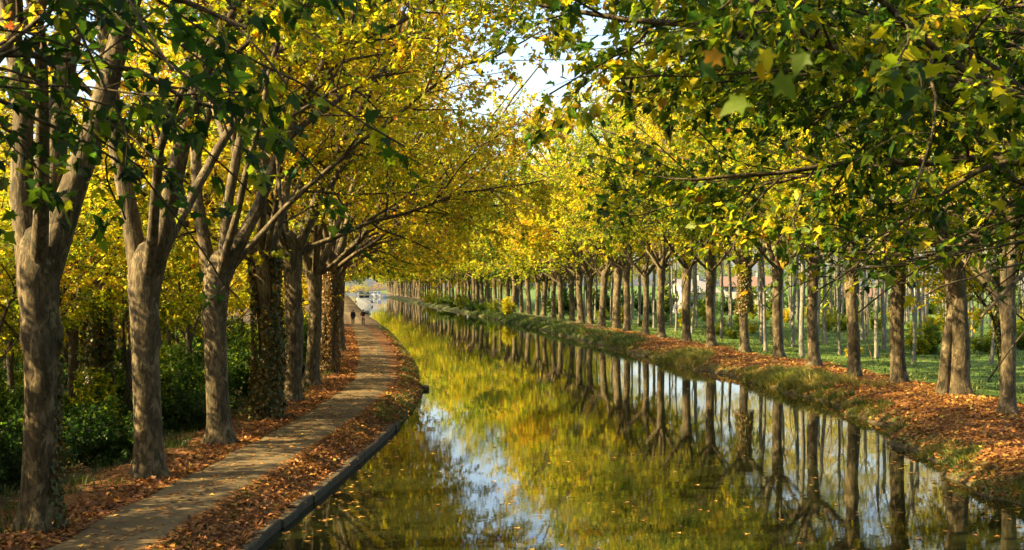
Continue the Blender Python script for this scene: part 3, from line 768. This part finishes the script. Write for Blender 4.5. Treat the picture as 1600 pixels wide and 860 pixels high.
# far treeline on both sides
hr = random.Random(31)
for k in range(46):
    x = -60 + k * 5.6 + hr.uniform(-1.5, 1.5); y = 255 + hr.uniform(-14, 26) - max(0, x) * 0.25
    if x < float(XR(y)) + 14: continue
    place_tree(T_W[k % 2], "hedgerow_tree", (x, y, gz(x, y)), hr.uniform(0, 6.28), hr.uniform(.8, 1.25), "bushy green tree in the far hedgerow beyond the poplar field", "tree", "trees in the far hedgerow", -.16)
for k in range(56):
    y = 128 + (k // 2) * 11 + hr.uniform(-3, 3); x = float(XR(y)) + 17 + (k % 2) * 12 + hr.uniform(-3, 3)
    if y < 235 and x > 5 + (y - 128) * .1: continue
    place_tree(T_W[k % 2], "woodland_tree", (x, y, gz(x, y)), hr.uniform(0, 6.28), hr.uniform(1.0, 1.4), "leafy tree in the thicket behind the far plane row", "tree", "trees of the thicket behind the far row", .02)
for k in range(40):
    x = -20 + k * 4.2 + hr.uniform(-1.2, 1.2); y = 212 + hr.uniform(-6, 4) - max(0, x - 30) * 0.1
    if x < float(XR(y)) + 12: continue
    place_shrub(S_A[k % 3], (x, y, gz(x, y)), hr.uniform(0, 6), hr.uniform(1.4, 2.3), "dark green bush in the hedge at the far side of the field", "bushes of the far hedge", -.12)
for k in range(34):
    y = 120 + k * 9 + hr.uniform(-3, 3); x = float(XL(y)) - 22 - hr.uniform(0, 30)
    place_tree(T_W[k % 2], "woodland_tree", (x, y, gz(x, y)), hr.uniform(0, 6.28), hr.uniform(1.0, 1.4), "taller woodland tree in the distant wood behind the path", "tree", "trees of the distant wood", .03)

# ------------------------------------------------------------------ quay kerb
M['stone'] = plain("quay_stone", (0.052, 0.045, 0.028), 0.9, 0.3, 0.6, 7.0)
qe = empty("quay_wall", (float(XL(30)), 30, 0))
tag(qe, "low quay edging of long mossy stones along the path's waterside", "quay wall")
y = 12.0
kr = random.Random(4)
while y < 46:
    L = 1.5 + kr.uniform(-.3, .3); y2 = y + L - 0.05
    a_ = np.array([float(XL(y)), y]); b_ = np.array([float(XL(y2)), y2])
    d = (b_ - a_) / np.linalg.norm(b_ - a_); nn = np.array([d[1], -d[0]])
    t0 = 0.20 + kr.uniform(-.03, .03); off = kr.uniform(-.035, .035)
    vs = []; bev = 0.03
    for pnt in (a_, b_):
        for (u, z) in ((0.06, -.7), (0.06, t0 - bev), (0.06 - bev, t0), (-.20 + bev, t0), (-.20, t0 - bev), (-.20, -.7)):
            qv = pnt + nn * (u + off); vs.append((qv[0] - qe.location.x, qv[1] - 30, z))
    fs = [(k, (k + 1) % 6, 6 + (k + 1) % 6, 6 + k) for k in range(6)] + [(5, 4, 3, 2, 1, 0), (6, 7, 8, 9, 10, 11)]
    mesh_obj("kerb_stone", vs, fs, M['stone'], qe)
    y += L
# concrete landing slab
def box_v(x0, x1, y0, y1, z0, z1, b=0.0):
    v = [(x0, y0, z0), (x1, y0, z0), (x1, y1, z0), (x0, y1, z0), (x0, y0, z1 - b), (x1, y0, z1 - b), (x1, y1, z1 - b), (x0, y1, z1 - b)]
    f = [(3, 2, 1, 0), (0, 1, 5, 4), (1, 2, 6, 5), (2, 3, 7, 6), (3, 0, 4, 7)]
    if b > 0:
        v += [(x0 + b, y0 + b, z1), (x1 - b, y0 + b, z1), (x1 - b, y1 - b, z1), (x0 + b, y1 - b, z1)]
        f += [(4, 5, 9, 8), (5, 6, 10, 9), (6, 7, 11, 10), (7, 4, 8, 11), (8, 9, 10, 11)]
    else: f += [(4, 5, 6, 7)]
    return v, f
v_, f_ = box_v(-1.3, .2, -.5, .5, -.8, .12, .05)
o = mesh_obj("mooring_slab", v_, f_, M['stone']); o.location = (float(XL(63.5)) + .1, 63.5, 0.06); o.rotation_euler = (0, 0, .08)
tag(o, "dark stone slab jutting into the water at the bend of the bank", "slab")

# ------------------------------------------------------------------ fallen leaves, grass
def litter(name, pts_xy, seed, label, size=(.09, .165), lift=.015, hue=(.45, .22), hueshift=None):
    rng = np.random.default_rng(seed)
    x, y = pts_xy[:, 0], pts_xy[:, 1]; n = len(x)
    z = ground_z(x, y)
    onp = np.abs(x - PC(y)) < 1.05
    z = np.where(onp, np.maximum(z, .640 - 0.1 * np.maximum(0, np.abs(x - PC(y)) - .72)), z) + lift + rng.uniform(0, .03, n) * (~onp)
    p = np.stack([x, y, z], -1)
    tip = rng.normal(size=(n, 3)); tip[:, 2] *= np.where(onp, .06, .35)
    nor = np.array([0, 0, 1.]) + rng.normal(size=(n, 3)) * np.where(onp, .12, .4)[:, None]
    V, F, H = leaves(p, tip, nor, rng.uniform(size[0], size[1], n), np.clip(hue[0] + sines(p[:, :2], seed, .8) * .12 + rng.normal(size=n) * hue[1], 0, 1))
    o = obj(name, mesh_np(name, V, F, M['litter'], False, H)); o.color = (.5, 0, 0, 1)
    return tag(o, label, "fallen leaves", None, "stuff")
r = np.random.default_rng(77)
def band(n, y0, y1, off0, off1, side, power=1.6, clump=0.0):
    """points between two offsets from a bank, denser near the camera"""
    y = y0 + (y1 - y0) * r.uniform(0, 1, n) ** power
    u = r.uniform(off0, off1, n)
    x = XL(y) - u if side == 'L' else XR(y) + u
    P = np.stack([x, y], -1)
    if clump: P = P[sines(P, 9, 1.2) > r.uniform(-1, 1, len(P)) * .9 - clump]
    return P
offc = lambda y: np.interp(y, OFF[:, 0], OFF[:, 1])
A = np.concatenate([band(16000, 14, 130, .03, 1.2, 'L', 1.6, .25), band(7000, 14, 130, .02, 1.2, 'L')])
yB = 14 + 116 * r.uniform(0, 1, 15000) ** 1.6; xB = PC(yB) - 1.0 - np.abs(r.normal(size=15000)) * .62 + .1
litter("fallen_leaves", A, 1, "rusty fallen leaves heaped between the path and the water's edge")
litter("fallen_leaves", np.stack([xB, yB], -1), 2, "rusty fallen leaves drifted against the trunks along the path")
yC = 14 + 100 * r.uniform(0, 1, 1400) ** 1.6
litter("fallen_leaves", np.stack([PC(yC) + r.uniform(-1, 1, 1400) * r.uniform(.3, 1, 1400), yC], -1), 3, "scattered single dry leaves lying on the bare path", lift=.006, hue=(.6, .2))
D = np.concatenate([band(22000, 26, 130, 1.0, 5.4, 'R', 1.3, .2), band(14000, 26, 130, 1.0, 5.2, 'R', 1.3), band(9000, 26, 110, .08, 1.3, 'R', 1.3)])
litter("fallen_leaves", D, 4, "orange fallen leaves carpeting the tree-lined bank across the canal", hue=(.57, .24))
E = band(2600, 20, 110, 5.0, 11, 'L')
litter("fallen_leaves", E, 5, "sparse brown leaves on the shaded floor of the wood")
# floating leaves
n = 900
y = 22 + 110 * r.uniform(0, 1, n) ** 1.4; u = r.uniform(0, 1, n); edge = r.uniform(0, 1, n) < .6
u = np.where(edge, np.where(r.uniform(0, 1, n) < .5, r.uniform(0, .06, n), 1 - r.uniform(0, .06, n)), u)
x = XL(y) + .25 + (XR(y) - XL(y) - .5) * u
V, F, H = leaves(np.stack([x, y, np.full(n, .006)], -1), np.stack([r.normal(size=n), r.normal(size=n), np.zeros(n)], -1), np.array([0, 0, 1.]) + r.normal(size=(n, 3)) * .03, r.uniform(.10, .18, n), r.uniform(.5, 1, n))
V[:, 2] = np.maximum(V[:, 2], .004)
o = obj("floating_leaves", mesh_np("floating_leaves", V, F, M['litter'], False, H)); o.color = (.5, 0, 0, 1)
tag(o, "yellow leaves floating singly on the canal water", "floating leaves", None, "stuff")

def grass_mesh(name, base, length, width, lean, hue, seed):
    rng = np.random.default_rng(seed); n = len(base)
    az = rng.uniform(0, 6.28, n); s = np.stack([np.cos(az), np.sin(az), np.zeros(n)], -1)
    d = lean + rng.normal(size=(n, 3)) * .28; d[:, 2] = 1.0
    d = nrm(d); out_ = nrm(np.stack([d[:, 0], d[:, 1], np.zeros(n)], -1) + 1e-6)
    m = base + d * (length * .55)[:, None]
    t = m + nrm(d + out_ * .9 - np.array([0, 0, .35])) * (length * .5)[:, None]
    w = (width * .5)[:, None] * s
    V = np.stack([base - w, base + w, m + w * .8, m - w * .8, t], 1).reshape(-1, 3)
    q = np.arange(n) * 5
    F = [np.stack([q, q + 1, q + 2, q + 3], -1), np.stack([q + 3, q + 2, q + 4], -1)]
    return mesh_np(name, V, F, M['grass'], False, np.concatenate([hue, hue]))
def clumps(cx, cyv, nb, rad, L0, lean_x, seed, hue0=.4, spread=.14):
    rng = np.random.default_rng(seed); k = len(cx)
    i_ = np.repeat(np.arange(k), nb); n = len(i_)
    ang = rng.uniform(0, 6.28, n); rd = np.sqrt(rng.uniform(0, 1, n)) * np.broadcast_to(rad, (k,))[i_]
    x = cx[i_] + np.cos(ang) * rd; y = cyv[i_] + np.sin(ang) * rd
    b = np.stack([x, y, ground_z(x, y) - .02], -1)
    L = np.broadcast_to(L0, (k,))[i_] * rng.uniform(.6, 1.15, n)
    lean = np.stack([np.cos(ang) * rd * .9 + np.broadcast_to(lean_x, (k,))[i_], np.sin(ang) * rd * .9, np.zeros(n)], -1)
    ch = rng.normal(size=k) * .12
    return b, L, np.full(n, .014) + .00018 * b[:, 1], lean, np.clip(hue0 + ch[i_] + rng.normal(size=n) * spread, 0, 1)
# long grass on the right bank's edge
cyv = 27 + 85 * r.uniform(0, 1, 620) ** 1.25; cx = XR(cyv) + r.uniform(-.05, 1.1, 620); kp = np.sin(cyv * .9) + np.sin(cyv * .37 + 1) > r.uniform(-.6, 1.8, 620); cyv = cyv[kp]; cx = cx[kp]; nk = len(cx)
b1 = clumps(cx, cyv, 60, r.uniform(.15, .4, nk), r.uniform(.14, .34, nk), -.35, 21, .48)
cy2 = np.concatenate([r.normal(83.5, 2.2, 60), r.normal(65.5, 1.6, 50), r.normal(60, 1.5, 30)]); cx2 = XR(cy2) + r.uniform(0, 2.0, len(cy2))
b2 = clumps(cx2, cy2, 70, .35, r.uniform(.35, .75, len(cy2)), -.25, 22, .66)  # sunlit look of these tufts is painted in as paler, yellower blades
cy3 = 100 + 120 * r.uniform(0, 1, 420); cx3 = XR(cy3) + r.uniform(-.1, 2.4, 420)
b3 = clumps(cx3, cy3, 40, .5, r.uniform(.4, .9, 420), -.3, 23, .3)
cat_ = lambda *bs: [np.concatenate([b[k] for b in bs]) for k in range(5)]
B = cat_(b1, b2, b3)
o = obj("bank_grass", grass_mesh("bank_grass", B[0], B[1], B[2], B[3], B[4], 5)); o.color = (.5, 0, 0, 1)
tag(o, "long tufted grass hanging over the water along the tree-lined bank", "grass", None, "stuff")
# left edge grass
cyv = 46 + 100 * r.uniform(0, 1, 300) ** 1.2; cx = XL(cyv) - r.uniform(-.05, .9, 300)
c1 = clumps(cx, cyv, 30, .3, r.uniform(.12, .3, 300), .3, 24, .32)
cyv = 15 + 60 * r.uniform(0, 1, 160); cx = XL(cyv) - r.uniform(.4, 1.2, 160)
c2 = clumps(cx, cyv, 22, .2, r.uniform(.06, .16, 160), 0, 25, .3)
cyv = 18 + 60 * r.uniform(0, 1, 420) ** 1.3; cx = PC(cyv) - 2.0 - r.uniform(0, 3.2, 420)
c3 = clumps(cx, cyv, 26, .35, r.uniform(.15, .4, 420), 0, 26, .2)
B = cat_(c1, c2, c3)
o = obj("verge_grass", grass_mesh("verge_grass", B[0], B[1], B[2], B[3], B[4], 6)); o.color = (.5, 0, 0, 1)
tag(o, "short dark grass growing along the path's verges and under its trees", "grass", None, "stuff")
# field grass
cyv = 44 + 120 * r.uniform(0, 1, 3600) ** 1.3; cx = XR(cyv) + 5.2 + r.uniform(0, 1, 3600) ** 1.3 * 40
d1 = clumps(cx, cyv, 10, .6, r.uniform(.12, .34, 3600), 0, 27, .36)
o = obj("field_grass", grass_mesh("field_grass", d1[0], d1[1], d1[2] * 1.6, d1[3], d1[4], 7)); o.color = (.5, 0, 0, 1)
tag(o, "green meadow grass under the poplar grove", "grass", None, "stuff")
# bushes at the water's edge further on
for k, (y, u, s_, sh) in enumerate([(186, 1.0, 1.2, .13), (190, 1.4, 1.0, .1), (205, 1.2, 1.0, -.1), (216, 1.0, 1.1, -.12), (228, 1.1, 1.1, -.1), (244, 1.0, 1.3, -.1), (262, 1.2, 1.2, -.12), (285, 1.2, 1.5, -.05), (310, 1.2, 1.4, .1), (330, 1.3, 1.3, .2)]):
    place_shrub(S_A[k % 3 if k > 1 else 2], (float(XR(y)) + u, y, gz(float(XR(y)) + u, y) - .05), k, s_,
                "bright yellow-green bush at the water's edge below the bank trees" if sh > .05 else "dark green bush at the water's edge below the bank trees",
                "bright bushes at the water's edge" if sh > .05 else "dark bushes at the water's edge", sh)

# ------------------------------------------------------------------ houses beyond the field
M['render'] = plain("white_render", (0.36, 0.345, 0.31), .85, .2, .08, 2)
M['tile'] = plain("roof_tile", (0.13, 0.085, 0.065), .85, .2, .3, 8)
M['slate'] = plain("grey_tile", (0.25, 0.23, 0.21), .8, .2, .25, 8)
M['pane'] = plain("window_glass", (0.03, 0.04, 0.05), .12, .6, .1, 3)
M['timber'] = plain("painted_timber", (0.20, 0.26, 0.30), .6, .3, .15, 5)
def house(loc, rz, w, d, h, rh, label, roof='tile', nwin=3, wall='render'):
    e = empty("house", loc, rz); tag(e, label, "house")
    w2, d2 = w / 2, d / 2
    v = [(-w2, -d2, -.3), (w2, -d2, -.3), (w2, d2, -.3), (-w2, d2, -.3), (-w2, -d2, h), (w2, -d2, h), (w2, d2, h), (-w2, d2, h), (-w2, 0, h + rh), (w2, 0, h + rh)]
    mesh_obj("wall", v, [(0, 1, 5, 4), (2, 3, 7, 6), (1, 2, 6, 9, 5), (3, 0, 4, 8, 7)], M[wall], e)
    k = .45; t = .14; sl = rh / d2
    rv = []
    for s in (-1, 1):
        for xx in (-w2 - k, w2 + k):
            rv += [(xx, s * (d2 + k), h - k * sl + .03), (xx, 0, h + rh + .03), (xx, s * (d2 + k), h - k * sl + t), (xx, 0, h + rh + t)]
    fs = []
    for b in (0, 8): fs += [(b, b + 1, b + 5, b + 4), (b + 2, b + 6, b + 7, b + 3), (b, b + 4, b + 6, b + 2), (b, b + 2, b + 3, b + 1), (b + 4, b + 5, b + 7, b + 6)]
    ro = mesh_obj("roof", rv, fs, M[roof], e)
    cv, cf = box_v(w * .22, w * .22 + .6, -.3, .3, h + rh * .55, h + rh + .8)
    mesh_obj("chimney", cv, cf, M[wall], ro)
    for i_ in range(nwin):
        x = -w2 + (i_ + .5) * w / nwin
        for zz in ([1.0] if h < 4 else [1.0, 3.6]):
            if i_ == nwin // 2 and zz == 1.0:
                dv, df = box_v(x - .5, x + .5, -d2 - .05, -d2 + .05, 0, 2.1)
                mesh_obj("door", dv, df, M['timber'], e); continue
            fv, ff = box_v(x - .55, x + .55, -d2 - .04, -d2 + .05, zz, zz + 1.3)
            wo = mesh_obj("window", fv, ff, M['timber'], e)
            gv, gf = box_v(x - .46, x + .46, -d2 - .06, -d2 - .041, zz + .09, zz + 1.21)
            mesh_obj("pane", gv, gf, M['pane'], wo)
    return e
house((40.5, 222, .4), -.15, 8, 7, 4.6, 1.5, "white two-storey house with red tiled roof beyond the poplars")
house((60, 226, .4), .1, 9, 7, 2.7, 1.4, "low white house with red tiled roof beside the two-storey one beyond the poplars")
house((72, 222, .4), .15, 11, 7, 2.7, 1.3, "long low white house under a grey roof at the field's far end", 'slate', 5)
house((31, 222, .4), .6, 7, 6, 3.6, 2.0, "grey-roofed white house with a steep gable behind the bank trees", 'slate')

# ------------------------------------------------------------------ boats
M['gel'] = plain("white_gelcoat", (0.78, 0.79, 0.76), .25, .5, .04, 2)
M['navy'] = plain("navy_stripe", (0.02, 0.04, 0.08), .35, .5, .1, 2)
M['canvas'] = plain("green_canvas", (0.16, 0.22, 0.18), .8, .2, .15, 6)
M['metal'] = plain("rail_metal", (0.5, 0.5, 0.5), .3, .5, .05, 3, 1.0)
def boat(loc, rz, L, W, label, s=1.0, canvas=True):
    e = empty("cabin_cruiser", loc, rz, s); tag(e, label, "boat", None)
    st = np.linspace(-L / 2, L / 2, 13); prof = []
    for y in st:
        t = (y + L / 2) / L
        hw = W / 2 * (1 - max(0, (t - .45) / .55) ** 2.2) * (0.9 + .1 * min(1, t * 4)); hw = max(hw, .04)
        sh = 1.15 + .45 * t ** 2
        prof.append([(-hw, y, sh), (-hw * .97, y, sh * .6), (-hw * .8, y, .0), (-hw * .3, y, -.45), (hw * .3, y, -.45), (hw * .8, y, .0), (hw * .97, y, sh * .6), (hw, y, sh)])
    V = np.array(prof).reshape(-1, 3); n = 8; fs = []
    for i_ in range(12):
        for j_ in range(8): fs.append((i_ * n + j_, i_ * n + (j_ + 1) % n, (i_ + 1) * n + (j_ + 1) % n, (i_ + 1) * n + j_))
    fs += [tuple(range(7, -1, -1)), tuple(12 * n + k for k in range(8))]
    hull = mesh_obj("hull", V, fs, M['gel'], e)
    sv = []
    for y, pz in zip(st, prof):
        x = pz[7][0]; sv += [(x + .03, y, pz[7][2] - .22), (x + .03, y, pz[7][2] - .08)]
    sv2 = [(-x, y, z) for x, y, z in sv]
    for ss in (sv, sv2): mesh_obj("rubbing_strake", ss, [(2 * k, 2 * k + 1, 2 * k + 3, 2 * k + 2) for k in range(12)], M['navy'], hull)
    a0, a1, cw = -L * .30, L * .22, W * .40
    def frus(y0, y1, wx, z0, z1, sl, tap):
        v = [(-wx, y0, z0), (wx, y0, z0), (wx, y1, z0), (-wx, y1, z0), (-wx * tap, y0 + sl * .35, z1), (wx * tap, y0 + sl * .35, z1), (wx * tap, y1 - sl, z1), (-wx * tap, y1 - sl, z1)]
        return v, [(3, 2, 1, 0), (0, 1, 5, 4), (1, 2, 6, 5), (2, 3, 7, 6), (3, 0, 4, 7), (4, 5, 6, 7)]
    v, f = frus(a0, a1, cw, 1.15, 2.35, .7, .88); cab = mesh_obj("cabin", v, f, M['gel'], e)
    v, f = box_v(-cw * .98, cw * .98, a0 - .1, a1 - .5, 2.36, 2.46, .03); mesh_obj("cabin_roof", v, f, M['gel'], e)
    for sgn in (-1, 1):
        for k in range(3):
            y0 = a0 + .5 + k * (a1 - a0 - 1.2) / 3; y1 = y0 + (a1 - a0 - 1.2) / 3 - .25
            xb = lambda z: sgn * (cw * (1 - .12 * (z - 1.15) / 1.2) + .012)
            mesh_obj("window", [(xb(1.55), y0, 1.55), (xb(1.55), y1, 1.55), (xb(2.1), y1, 2.1), (xb(2.1), y0, 2.1)], [(0, 1, 2, 3)], M['pane'], cab)
    for xa, xb_ in ((-cw * .8, -.06), (.06, cw * .8)):
        mesh_obj("stern_window", [(xa, a0 + .06, 1.55), (xb_, a0 + .06, 1.55), (xb_ * .95, a0 + .18, 2.1), (xa * .95, a0 + .18, 2.1)], [(0, 1, 2, 3)], M['pane'], cab)
    if canvas:
        v, f = frus(a0 - 2.0, a0 + 1.2, cw * .9, 2.47, 3.0, .2, .8); mesh_obj("canopy", v, f, M['canvas'], e)
    rp = []
    for sgn in (-1, 1): rp.append(np.array([(sgn * (pz[7][0] - .08), y, pz[7][2] + .55) for y, pz in zip(st, prof)][6:]))
    Vr, Fr = tubes(np.array(rp), np.full((2, 7), .02), 5); mesh_obj("rail", Vr, Fr, M['metal'], e)
    post = []
    for k in (6, 8, 10):
        for sgn in (-1, 1):
            x = sgn * (prof[k][7][0] - .08); post.append([(x, st[k], prof[k][7][2] - .1), (x, st[k], prof[k][7][2] + .55)])
    for ps in post:
        Vr, Fr = tubes(np.array([ps]), np.full((1, 2), .015), 5); mesh_obj("rail_post", Vr, Fr, M['metal'], e)
    for sgn in (-1, 1):
        for k in (3, 6):
            x = sgn * (prof[k][7][0] + .1)
            Vr, Fr = tubes(np.array([[(x, st[k], .25), (x, st[k], .4), (x, st[k], .75), (x, st[k], .95)]]), np.array([[.03, .11, .11, .03]]), 8)
            mesh_obj("fender", Vr, Fr, M['navy'], e, True)
    return e
boat((float(XL(338)) + 2.1, 338, 0), math.radians(7.5), 10.5, 3.7, "white cabin cruiser with a green canopy moored against the path bank", 1.12)
boat((float(XL(520)) + 9, 520, 0), math.radians(70), 12, 3.9, "far white cabin cruiser lying across the bright end of the canal", 1.0, False)
for k in range(12):
    x = -64 - k * 5.5; y = 660 + hr.uniform(-25, 25)
    place_tree(T_W[k % 2], "woodland_tree", (x, y, gz(x, y)), hr.uniform(0, 6.28), hr.uniform(.5, .8), "small pale tree closing the far end of the canal", "tree", "trees at the canal's far end", .1)

# ------------------------------------------------------------------ people walking
M['skin'] = plain("skin", (0.42, 0.24, 0.16), .6, .3, .05, 8)
M['coat_navy'] = plain("navy_cloth", (0.018, 0.022, 0.035), .9, .1, .2, 20)
M['cloth_maroon'] = plain("maroon_cloth", (0.045, 0.014, 0.018), .9, .1, .2, 20)
M['cloth_dark'] = plain("dark_trousers", (0.03, 0.032, 0.04), .9, .1, .2, 20)
M['cloth_pale'] = plain("taupe_trousers", (0.20, 0.15, 0.12), .9, .1, .2, 20)
M['hair'] = plain("brown_hair", (0.05, 0.025, 0.014), .7, .3, .2, 30)
M['shoe'] = plain("shoe_leather", (0.05, 0.04, 0.035), .5, .4, .1, 20)
def skinmesh(name, pts, edges, rads, mat, parent, root=0, lv=2):
    me = bpy.data.meshes.new(name); me.from_pydata(pts, edges, []); me.update()
    me.materials.append(mat)
    o = bpy.data.objects.new(name, me); COL.objects.link(o); o.parent = parent
    md = o.modifiers.new("skin", 'SKIN'); md.use_smooth_shade = True
    lay = me.skin_vertices[0] if me.skin_vertices else None
    if lay is None:
        bpy.context.view_layer.objects.active = o; lay = me.skin_vertices[0]
    for k, rr_ in enumerate(rads):
        lay.data[k].radius = rr_ if hasattr(rr_, '__len__') else (rr_, rr_); lay.data[k].use_root = (k == root)
    sb = o.modifiers.new("sub", 'SUBSURF'); sb.levels = lv; sb.render_levels = lv
    return o
def person(loc, rz, label, top, bottom, armsout, coat_len, s=1.0):
    e = empty("person", loc, rz, s); tag(e, label, "person", "people walking on the path")
    hp = .92
    J = dict(pel=(0, 0, hp), wst=(0, .01, 1.10), cst=(0, .0, 1.32), nck=(0, 0, 1.47), hd0=(0, .01, 1.53), hd1=(0, .02, 1.63), hd2=(0, .015, 1.70),
             hl=(-.10, 0, hp - .05), kl=(-.10, .10, .50), al=(-.10, .06, .09), tl=(-.10, .20, .04),
             hr=(.10, 0, hp - .05), kr=(.10, .0, .50), ar=(.10, -.20, .12), tr=(.10, -.07, .04),
             sl=(-.18, 0, 1.40), el=(-.24, -.04, 1.14), wl=(-.22, .06, .90), fl=(-.21, .09, .80),
             sr=(.18, 0, 1.40), er=(.24, -.04, 1.14), wr=(.22, .06, .90), fr=(.21, .09, .80))
    if armsout:
        J.update(er=(.42, -.04, 1.26), wr=(.62, .06, 1.20), fr=(.70, .09, 1.18), el=(-.30, -.10, 1.18), wl=(-.18, .10, 1.08), fl=(-.11, .14, 1.08))
    R_ = dict(pel=(.155, .12), wst=(.14, .10), cst=(.165, .115), nck=.058, hd0=.06, hd1=.085, hd2=.07, hl=.085, kl=.06, al=.042, tl=.035, hr=.085, kr=.06, ar=.042, tr=.035,
              sl=.062, el=.045, wl=.032, fl=.035, sr=.062, er=.045, wr=.032, fr=.035)
    names = list(J); ix = {n_: k for k, n_ in enumerate(names)}
    E_ = [('pel', 'wst'), ('wst', 'cst'), ('cst', 'nck'), ('nck', 'hd0'), ('hd0', 'hd1'), ('hd1', 'hd2'), ('pel', 'hl'), ('hl', 'kl'), ('kl', 'al'), ('al', 'tl'), ('pel', 'hr'), ('hr', 'kr'), ('kr', 'ar'), ('ar', 'tr'),
          ('cst', 'sl'), ('sl', 'el'), ('el', 'wl'), ('wl', 'fl'), ('cst', 'sr'), ('sr', 'er'), ('er', 'wr'), ('wr', 'fr')]
    skinmesh("body", [J[n_] for n_ in names], [(ix[a_], ix[b_]) for a_, b_ in E_], [R_[n_] for n_ in names], M['skin'], e, 0)
    # trousers
    T = ['pel', 'hl', 'kl', 'al', 'hr', 'kr', 'ar']; ti = {n_: k for k, n_ in enumerate(T)}
    skinmesh("trousers", [J[n_] for n_ in T], [(ti[a_], ti[b_]) for a_, b_ in (('pel', 'hl'), ('hl', 'kl'), ('kl', 'al'), ('pel', 'hr'), ('hr', 'kr'), ('kr', 'ar'))],
             [(.175, .14), .108, .082, .07, .108, .082, .07], M[bottom], e)
    # coat with sleeves
    C_ = ['wst', 'cst', 'nck', 'sl', 'el', 'wl', 'sr', 'er', 'wr']; pts = [J[n_] for n_ in C_]; ci = {n_: k for k, n_ in enumerate(C_)}
    ed = [(ci[a_], ci[b_]) for a_, b_ in (('wst', 'cst'), ('cst', 'nck'), ('cst', 'sl'), ('sl', 'el'), ('el', 'wl'), ('cst', 'sr'), ('sr', 'er'), ('er', 'wr'))]
    rd = [(.185, .145), (.20, .15), .075, .09, .07, .055, .09, .07, .055]
    pts.append((0, 0, coat_len)); ed.append((0, len(pts) - 1)); rd.append((.22, .18))
    skinmesh("coat", pts, ed, rd, M[top], e)
    # hair, shoes, bag
    rng = np.random.default_rng(2); u = np.linspace(0, math.pi * .62, 7); th = np.arange(12) / 12 * 2 * math.pi
    hv = [(math.sin(a_) * math.cos(b_) * .105, -.012 + math.sin(a_) * math.sin(b_) * .12 - (.02 if a_ > 1.2 else 0), 1.645 + math.cos(a_) * .115 - (.03 if (math.sin(b_) < 0 and a_ > 1.2) else 0)) for a_ in u for b_ in th]
    hf = [(k * 12 + j_, k * 12 + (j_ + 1) % 12, (k + 1) * 12 + (j_ + 1) % 12, (k + 1) * 12 + j_) for k in range(6) for j_ in range(12)]
    mesh_obj("hair", hv, hf, M['hair'], e, True)
    for a_, t_ in (('al', 'tl'), ('ar', 'tr')):
        skinmesh("shoe", [tuple(np.array(J[a_]) + (0, -.05, -.03)), J[t_], tuple(np.array(J[t_]) + (0, .05, 0))], [(0, 1), (1, 2)], [.05, .045, .035], M['shoe'], e)
    return e
def path_z(x, y): return .632
person((-17.95, 144.5, path_z(0, 0)), math.radians(8), "person in a long dark navy coat walking away along the path", 'coat_navy', 'cloth_dark', False, .72)
person((-16.85, 145.0, path_z(0, 0)), math.radians(8), "person in a dark maroon jacket and taupe trousers with one arm held out", 'cloth_maroon', 'cloth_pale', True, .90)
v_ = np.array([[(.0, 0, 0), (.06, .02, .05), (.2, .05, .06), (.34, .06, .0), (.4, .06, -.12)]])
Vr, Fr = tubes(v_, np.array([[.02, .08, .1, .09, .03]]), 8)
o = mesh_obj("folded_jacket", Vr, Fr, M['canvas'], None, True); o.location = (-16.85 + .42, 145.1, .632 + 1.24)
tag(o, "grey folded jacket carried on the outstretched arm of the maroon-clad walker", "jacket")

# ------------------------------------------------------------------ large leaves hanging close before the long view
nt_ = empty("plane_tree", (14.6, 4.2, gz(14.6, 4.2)))
tag(nt_, "plane tree with a single twig of large green leaves dangling high over the water", "tree")
tb = make_tree(901, .38, 5.6, [up(0, 18, 11, .2), up(120, 20, 11, .2), up(240, 22, 11, .2),
               dict(pts=[(0, 0, 5.4), (-3, 0, 7.2), (-7, .2, 8.0), (-11, .3, 7.9), (-13.1, .4, 7.0), (-13.72, .5, 5.55)], r=.10)], nfork=1, nsec=6, ntwig=4, nleaf=4, seclen=(1.2, 2.0), zmin=6.6, lod=False)
obj("trunk", tb['trunk'], nt_)
for m_ in tb['limbs']: obj("limb", m_, nt_)
c_ = obj("crown", tb['crown'], nt_); c_["kind"] = "stuff"; c_.color = (.4, 0, 0, 1)
lr = np.random.default_rng(6)
for k, (dx, dy, dz, hh, sz_) in enumerate([(-13.74, .5, 5.54, .3, .11), (-13.64, .46, 5.62, .33, .12), (-13.66, .56, 5.74, .6, .09), (-13.84, .5, 5.72, .9, .09), (-13.5, .6, 5.74, .3, .10), (-13.92, .44, 5.66, .25, .09)]):
    n_ = np.array([[lr.normal() * .3, -1.0, .35 + lr.normal() * .2]]); tp_ = np.array([[lr.normal() * .8, .1, -1.0]])
    V, F, H = leaves(np.zeros((1, 3)), tp_, n_, np.array([sz_]), np.array([hh]), LEAF11, LEAF11_F)
    o = obj("leaf", mesh_np("leaf", V, F, M['leaf'], False, H), nt_); o.location = (dx, dy, dz - .42); o.color = (.5, 0, 0, 1)
print("tris", sum(len(m.loop_triangles) if m.loop_triangles else sum(1 for _ in ()) for m in bpy.data.meshes), sum(len(m.polygons) for m in bpy.data.meshes))
